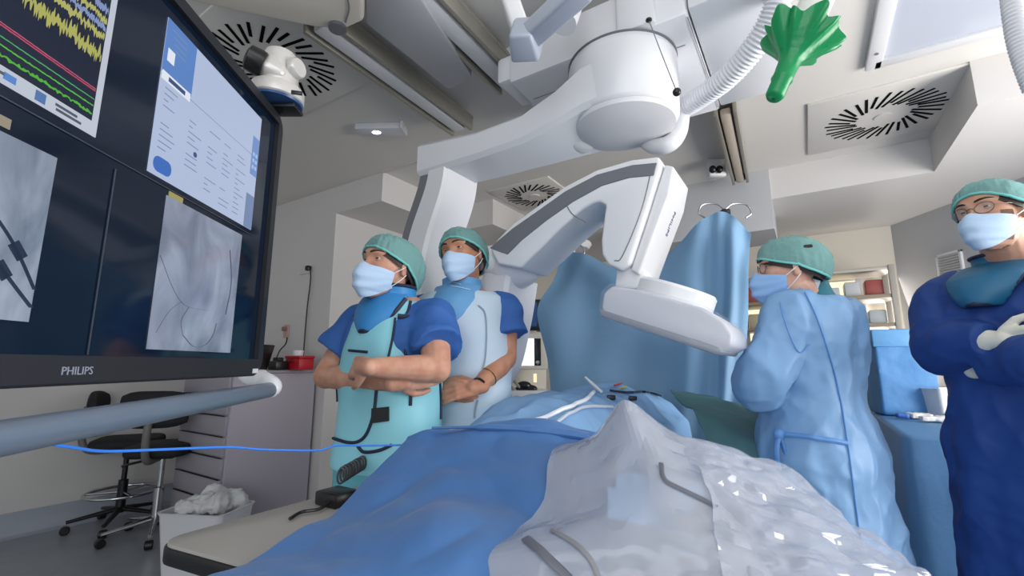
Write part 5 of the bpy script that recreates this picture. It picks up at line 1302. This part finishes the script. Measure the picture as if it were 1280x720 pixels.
# --- second person behind, in the pale apron with clasped hands
S_ = Fig('person', 'person with clasped hands in a pale blue-white lead apron, behind the turquoise-aproned man', (-.205, 1.87), 258, 1.82)
sk2 = skin_mat('skin_warm', (192, 142, 116), (178, 122, 98)); S_.torso()
MH = head_frame(P(578, 321, 1.84), 246, 0, 9, 1.0); S_.neck(None, MH)
eL = P(632, 448, 1.80); wL = P(597, 484, 1.66); eR = S_.W(.02, -.25, 1.14); wR = P(548, 484, 1.70)
S_.arm(1, eL, wL, (.052, .042, .040, .026)); S_.arm(-1, eR, wR, (.052, .042, .040, .026))
hand(S_.body, wL, P(560, 490, 1.63) - wL, V((0, .9, -.45)), .95, .42, -1, .05, .5)
hand(S_.body, wR, P(590, 501, 1.66) - wR, V((0, .6, .6)), .95, .35, 1, .05, .4)
S_.finish(sk2); face_parts(S_.root, MH, sk2, M_brow, (-.1, .08)); mask_part(S_.root, MH, M_mask); cap_part(S_.root, MH, M_cap, M_hair, 1.2, 5.0, 0, 27)
m = MB(); m.loft(S_.rings(.012, .84, 1.455))
for sd, el in ((-1, eR), (1, eL)):
    sh = S_.W(-.005, sd * .165, 1.41); q = sh.lerp(el, .60) + S_.l * (sd * .012)
    S_.sleeve(m, [S_.W(-.008, sd * .09, 1.41), sh, sh.lerp(el, .33), q], [.05, .068, .080, .088])
S_.cloth('scrub_shirt', m, M_scrub, .007, FOLD)
m = MB(); m.loft(S_.rings(.044, .60, 1.468, wlim=[(.6, .3), (1.14, .26), (1.26, .20), (1.36, .192), (1.44, .185), (1.48, .17)], flare=[(.6, 1.1), (1.0, 1.0)]))
ap2 = S_.cloth('lead_apron', m, mat('apron_pale', (196, 216, 232), .5, bump=(30, .06)), .007, [(.2, .014, (1, 1, 1))])
bv = bvh_of([ap2])
S_.strip('apron_seam', bv, [(598, 382), (606, 392), (608, 420), (606, 450), (600, 472)], .006, mat('seam_grey', (150, 166, 184), .5), ap2); S_.strip('apron_seam', bv, [(597, 500), (594, 512), (593, 522)], .008, mat('seam_grey', (150, 166, 184), .5), ap2)
m = MB()
for sd in (-1, 1): m.loft([[S_.W(.0 + (r_ * .95) * math.cos(a), sd * .10 + r_ * math.sin(a), z) for a in [2 * PI * k / 20 for k in range(20)]] for z, r_ in ((.07, .09), (.3, .095), (.6, .105), (.86, .10))])
S_.cloth('trousers', m, M_scrub, .01, FOLD)
collar(S_, MH, mat('collar_sky', (104, 164, 214), .55, bump=(40, .1)), .155, .088, False, .02)
bv = bvh_of([o for o in S_.root.children if o.name.startswith('thyroid_collar')])
cs = [o for o in S_.root.children if o.name.startswith('thyroid_collar')][0]
for pts in ([(562, 353), (569, 354), (576, 356)], [(564, 358), (576, 360), (588, 363)]): S_.strip('collar_print', bv, pts, .0035, mat('print_white', (206, 222, 236), .5), cs)
w0 = wL.lerp(eL, .33); ax = (eL - wL)
obj('bracelet', MB().lathe([(.036, -.002), (.039, 0), (.036, .002)], axis_frame(w0, ax), 28, False), mat('gold', (206, 164, 84), .25, 1.0), S_.root)
obj('wristband', MB().lathe([(.029, -.005), (.0315, -.004), (.0315, .004), (.029, .005)], axis_frame(wL.lerp(eL, .06), ax), 28, False), M_black, S_.root)

# --- assistant in the light blue gown, seen from behind, looking left
G_ = Fig('person', 'person in a light blue surgical gown and glasses seen from behind, looking left', (1.12, 1.72), 128, 1.755)
G_.torso(); MH = head_frame(P(985, 337, 1.66), 164, -3, -4, 1.0); G_.neck(None, MH)
eL = P(948, 482, 1.62); wL = P(990, 498, 1.86); eR = G_.W(.12, -.25, 1.12); wR = G_.W(.08, .04, 1.06)
G_.arm(1, eL, wL); G_.arm(-1, eR, wR)
hand(G_.body, wL, V((.5, .8, -.4)), V((0, 0, -1)), .95, .4, -1); hand(G_.body, wR, V((.5, .5, -.6)), V((0, 0, -1)), .95, .4, 1)
sk3 = skin_mat('skin_light', (214, 172, 152), (200, 150, 130)); G_.finish(sk3); face_parts(G_.root, MH, sk3, M_brow, (0, -.05)); mask_part(G_.root, MH, mat('mask_deep', (142, 182, 230), .75, bump=(90, .1))); cap_part(G_.root, MH, M_cap, M_hair, 1.0, 9.0, -6, 20); glasses(G_.root, MH)
q = MH @ V((-.088, -.03, .075))
obj('hair_clip', MB().box(V((0, 0, 0)), (.006, .036, .012), MH @ Matrix.Translation((-.083, -.045, .068)) @ Matrix.Rotation(rad(20), 4, 'Y'), .003), M_black, G_.root)
m = MB(); m.loft(G_.rings(.05, .20, 1.47, flare=[(.2, 1.28), (.9, 1.08), (1.1, 1.0), (1.3, 1.02)], lump=.035, seed=2.0))
for sd, el, wr_ in ((-1, eR, wR), (1, eL, wL)):
    sh = G_.W(-.005, sd * .168, 1.405)
    G_.sleeve(m, [G_.W(-.008, sd * .09, 1.42), sh, sh.lerp(el, .5), el, el.lerp(wr_, .5), wr_], [.078, .084, .084, .078, .066, .046])
gown = G_.cloth('surgical_gown', m, mat('gown_light_blue', (128, 170, 214), .48, spec=.4, bump=(26, .12), trans=.08), .008, [(.22, .045, (1, 1, 2.4)), (.085, .022, (1, 1, 1.6)), (.13, -.016, (1, 1, 1.5)), (.06, -.005, (1, 1, 1))], 2)
bv = bvh_of([gown])
M_gs = mat('gown_seam', (96, 148, 210), .55)
G_.strip('back_overlap', bv, [(1006, 366), (1022, 400), (1038, 450), (1050, 500), (1060, 560), (1070, 640), (1078, 690)], .005, M_gs, gown)
G_.strip('tie_belt', bv, [(972, 542), (1000, 545), (1030, 549), (1058, 554)], .016, M_gs, gown)
G_.strip('sleeve_seam', bv, [(975, 378), (984, 410), (998, 440), (1012, 430)], .004, M_gs, gown)
knot = P(972, 543, 1.55); h = on_surface(bv, 976, 543, .012)
if h is not None:
    kb = MB().ell(h, (.018, .016, .02)); kb.tube(catmull([h, h + V((-.02, -.01, -.05)), h + V((-.015, -.005, -.12))], 6), .010, 10, True, .5); kb.tube(catmull([h, h + V((.008, -.01, -.06)), h + V((.002, -.005, -.13))], 6), .010, 10, True, .5)
    obj('belt_knot', kb, M_gs, gown)
m = MB(); m.loft([[G_.W(fo + r_ * 1.08 * math.cos(a), r_ * math.sin(a), z) for a in [2 * PI * k / 32 for k in range(32)]] for z, r_, fo in ((1.44, .11, -.006), (1.47, .095, -.004), (1.50, .084, 0), (1.535, .08, .006), (1.56, .08, .010))])
cl = G_.cloth('thyroid_collar', m, mat('collar_teal', (24, 116, 132), .5, bump=(40, .1)), .006, [(.08, .006, (1, 1, 1))])
bv = bvh_of([cl]); h = on_surface(bv, 1015, 354, .004)
if h is not None: obj('collar_label', MB().box(V((0, 0, 0)), (.045, .03, .003), axis_frame(h, V((0, 0, CH)) - h, (1, 0, -.25)), .001), mat('label_white', (222, 228, 234), .5), cl)

# --- man in the navy gown on the right, arms crossed
N_ = Fig('person', 'bearded man with glasses and crossed arms in a navy blue gown at the right edge', (1.69, 1.52), 198, 1.84)
N_.torso(); MH = head_frame(P(1240, 270, 1.45), 195, -1, 3, 1.0); N_.neck(None, MH)
eR = P(1180, 434, 1.62); wR = P(1240, 427, 1.42); eL = P(1345, 446, 1.22); wL = P(1236, 460, 1.48)
N_.arm(-1, eR, wR); N_.arm(1, eL, wL)
N_.body.capsule(wL, wL + (wL - eL).normalized() * .03, .028, .026)
N_.body.capsule(wR, wR + (wR - eR).normalized() * .03, .028, .026)
sk4 = skin_mat('skin_olive', (204, 160, 136), (190, 140, 116)); N_.finish(sk4); face_parts(N_.root, MH, sk4, mat('brow_black', (30, 24, 22), .7), (.05, -.05)); mask_part(N_.root, MH, M_mask); cap_part(N_.root, MH, M_cap, M_hair, 1.0, 13.0, 0, 30); glasses(N_.root, MH)
M_beard = mat('beard', (112, 80, 64), .8, bump=(300, .6))
for s in (-1, 1):
    obj('beard', MB().shell(lambda a, b_, s=s: MH @ head_pt(s * rad(48 + (34 - 10 * (1 - b_) ** 2) * a), -.004 - .092 * b_, .0010, False), 14, 14, .0008), M_beard, N_.root)
for (wr_, el, d, pn, sd) in ((wR, eR, wR - eR + V((.05, .02, 0)), V((.2, .9, 0)), 1), (wL, eL, V((.05, 1, -.1)), V((.6, .2, .6)), -1)):
    gm_ = MB(); hand(gm_, V(wr_) + (V(wr_) - V(el)).normalized() * .03, d, pn, 1.04, .3, sd); gm_.capsule(V(wr_), V(wr_).lerp(V(el), .12), .036, .042)
    obj('glove', solid(gm_, .004, 2), mat('latex_glove', (226, 222, 208), .5), N_.root, ang=80)
m = MB(); m.loft(N_.rings(.034, .22, 1.445, flare=[(.2, 1.2), (.9, 1.08), (1.1, 1.0)], lump=.03, seed=4.0))
for sd, el, wr_ in ((-1, eR, wR), (1, eL, wL)):
    sh = N_.W(-.005, sd * .172, 1.405)
    N_.sleeve(m, [N_.W(-.008, sd * .09, 1.42), sh, sh.lerp(el, .5), el, el.lerp(wr_, .5), el.lerp(wr_, 1.0)], [.085, .098, .098, .088, .082, .060])
gown = N_.cloth('surgical_gown', m, mat('gown_navy', (32, 66, 134), .6, spec=.3, bump=(26, .12)), .008, [(.20, .034, (1, 1, 2.2)), (.08, .014, (1, 1, 1.5)), (.13, -.013, (1, 1, 1.5)), (.06, -.004, (1, 1, 1))], 2)
collar(N_, MH, mat('collar_petrol', (28, 100, 138), .5, bump=(40, .1)), .125, .095, True, .05)
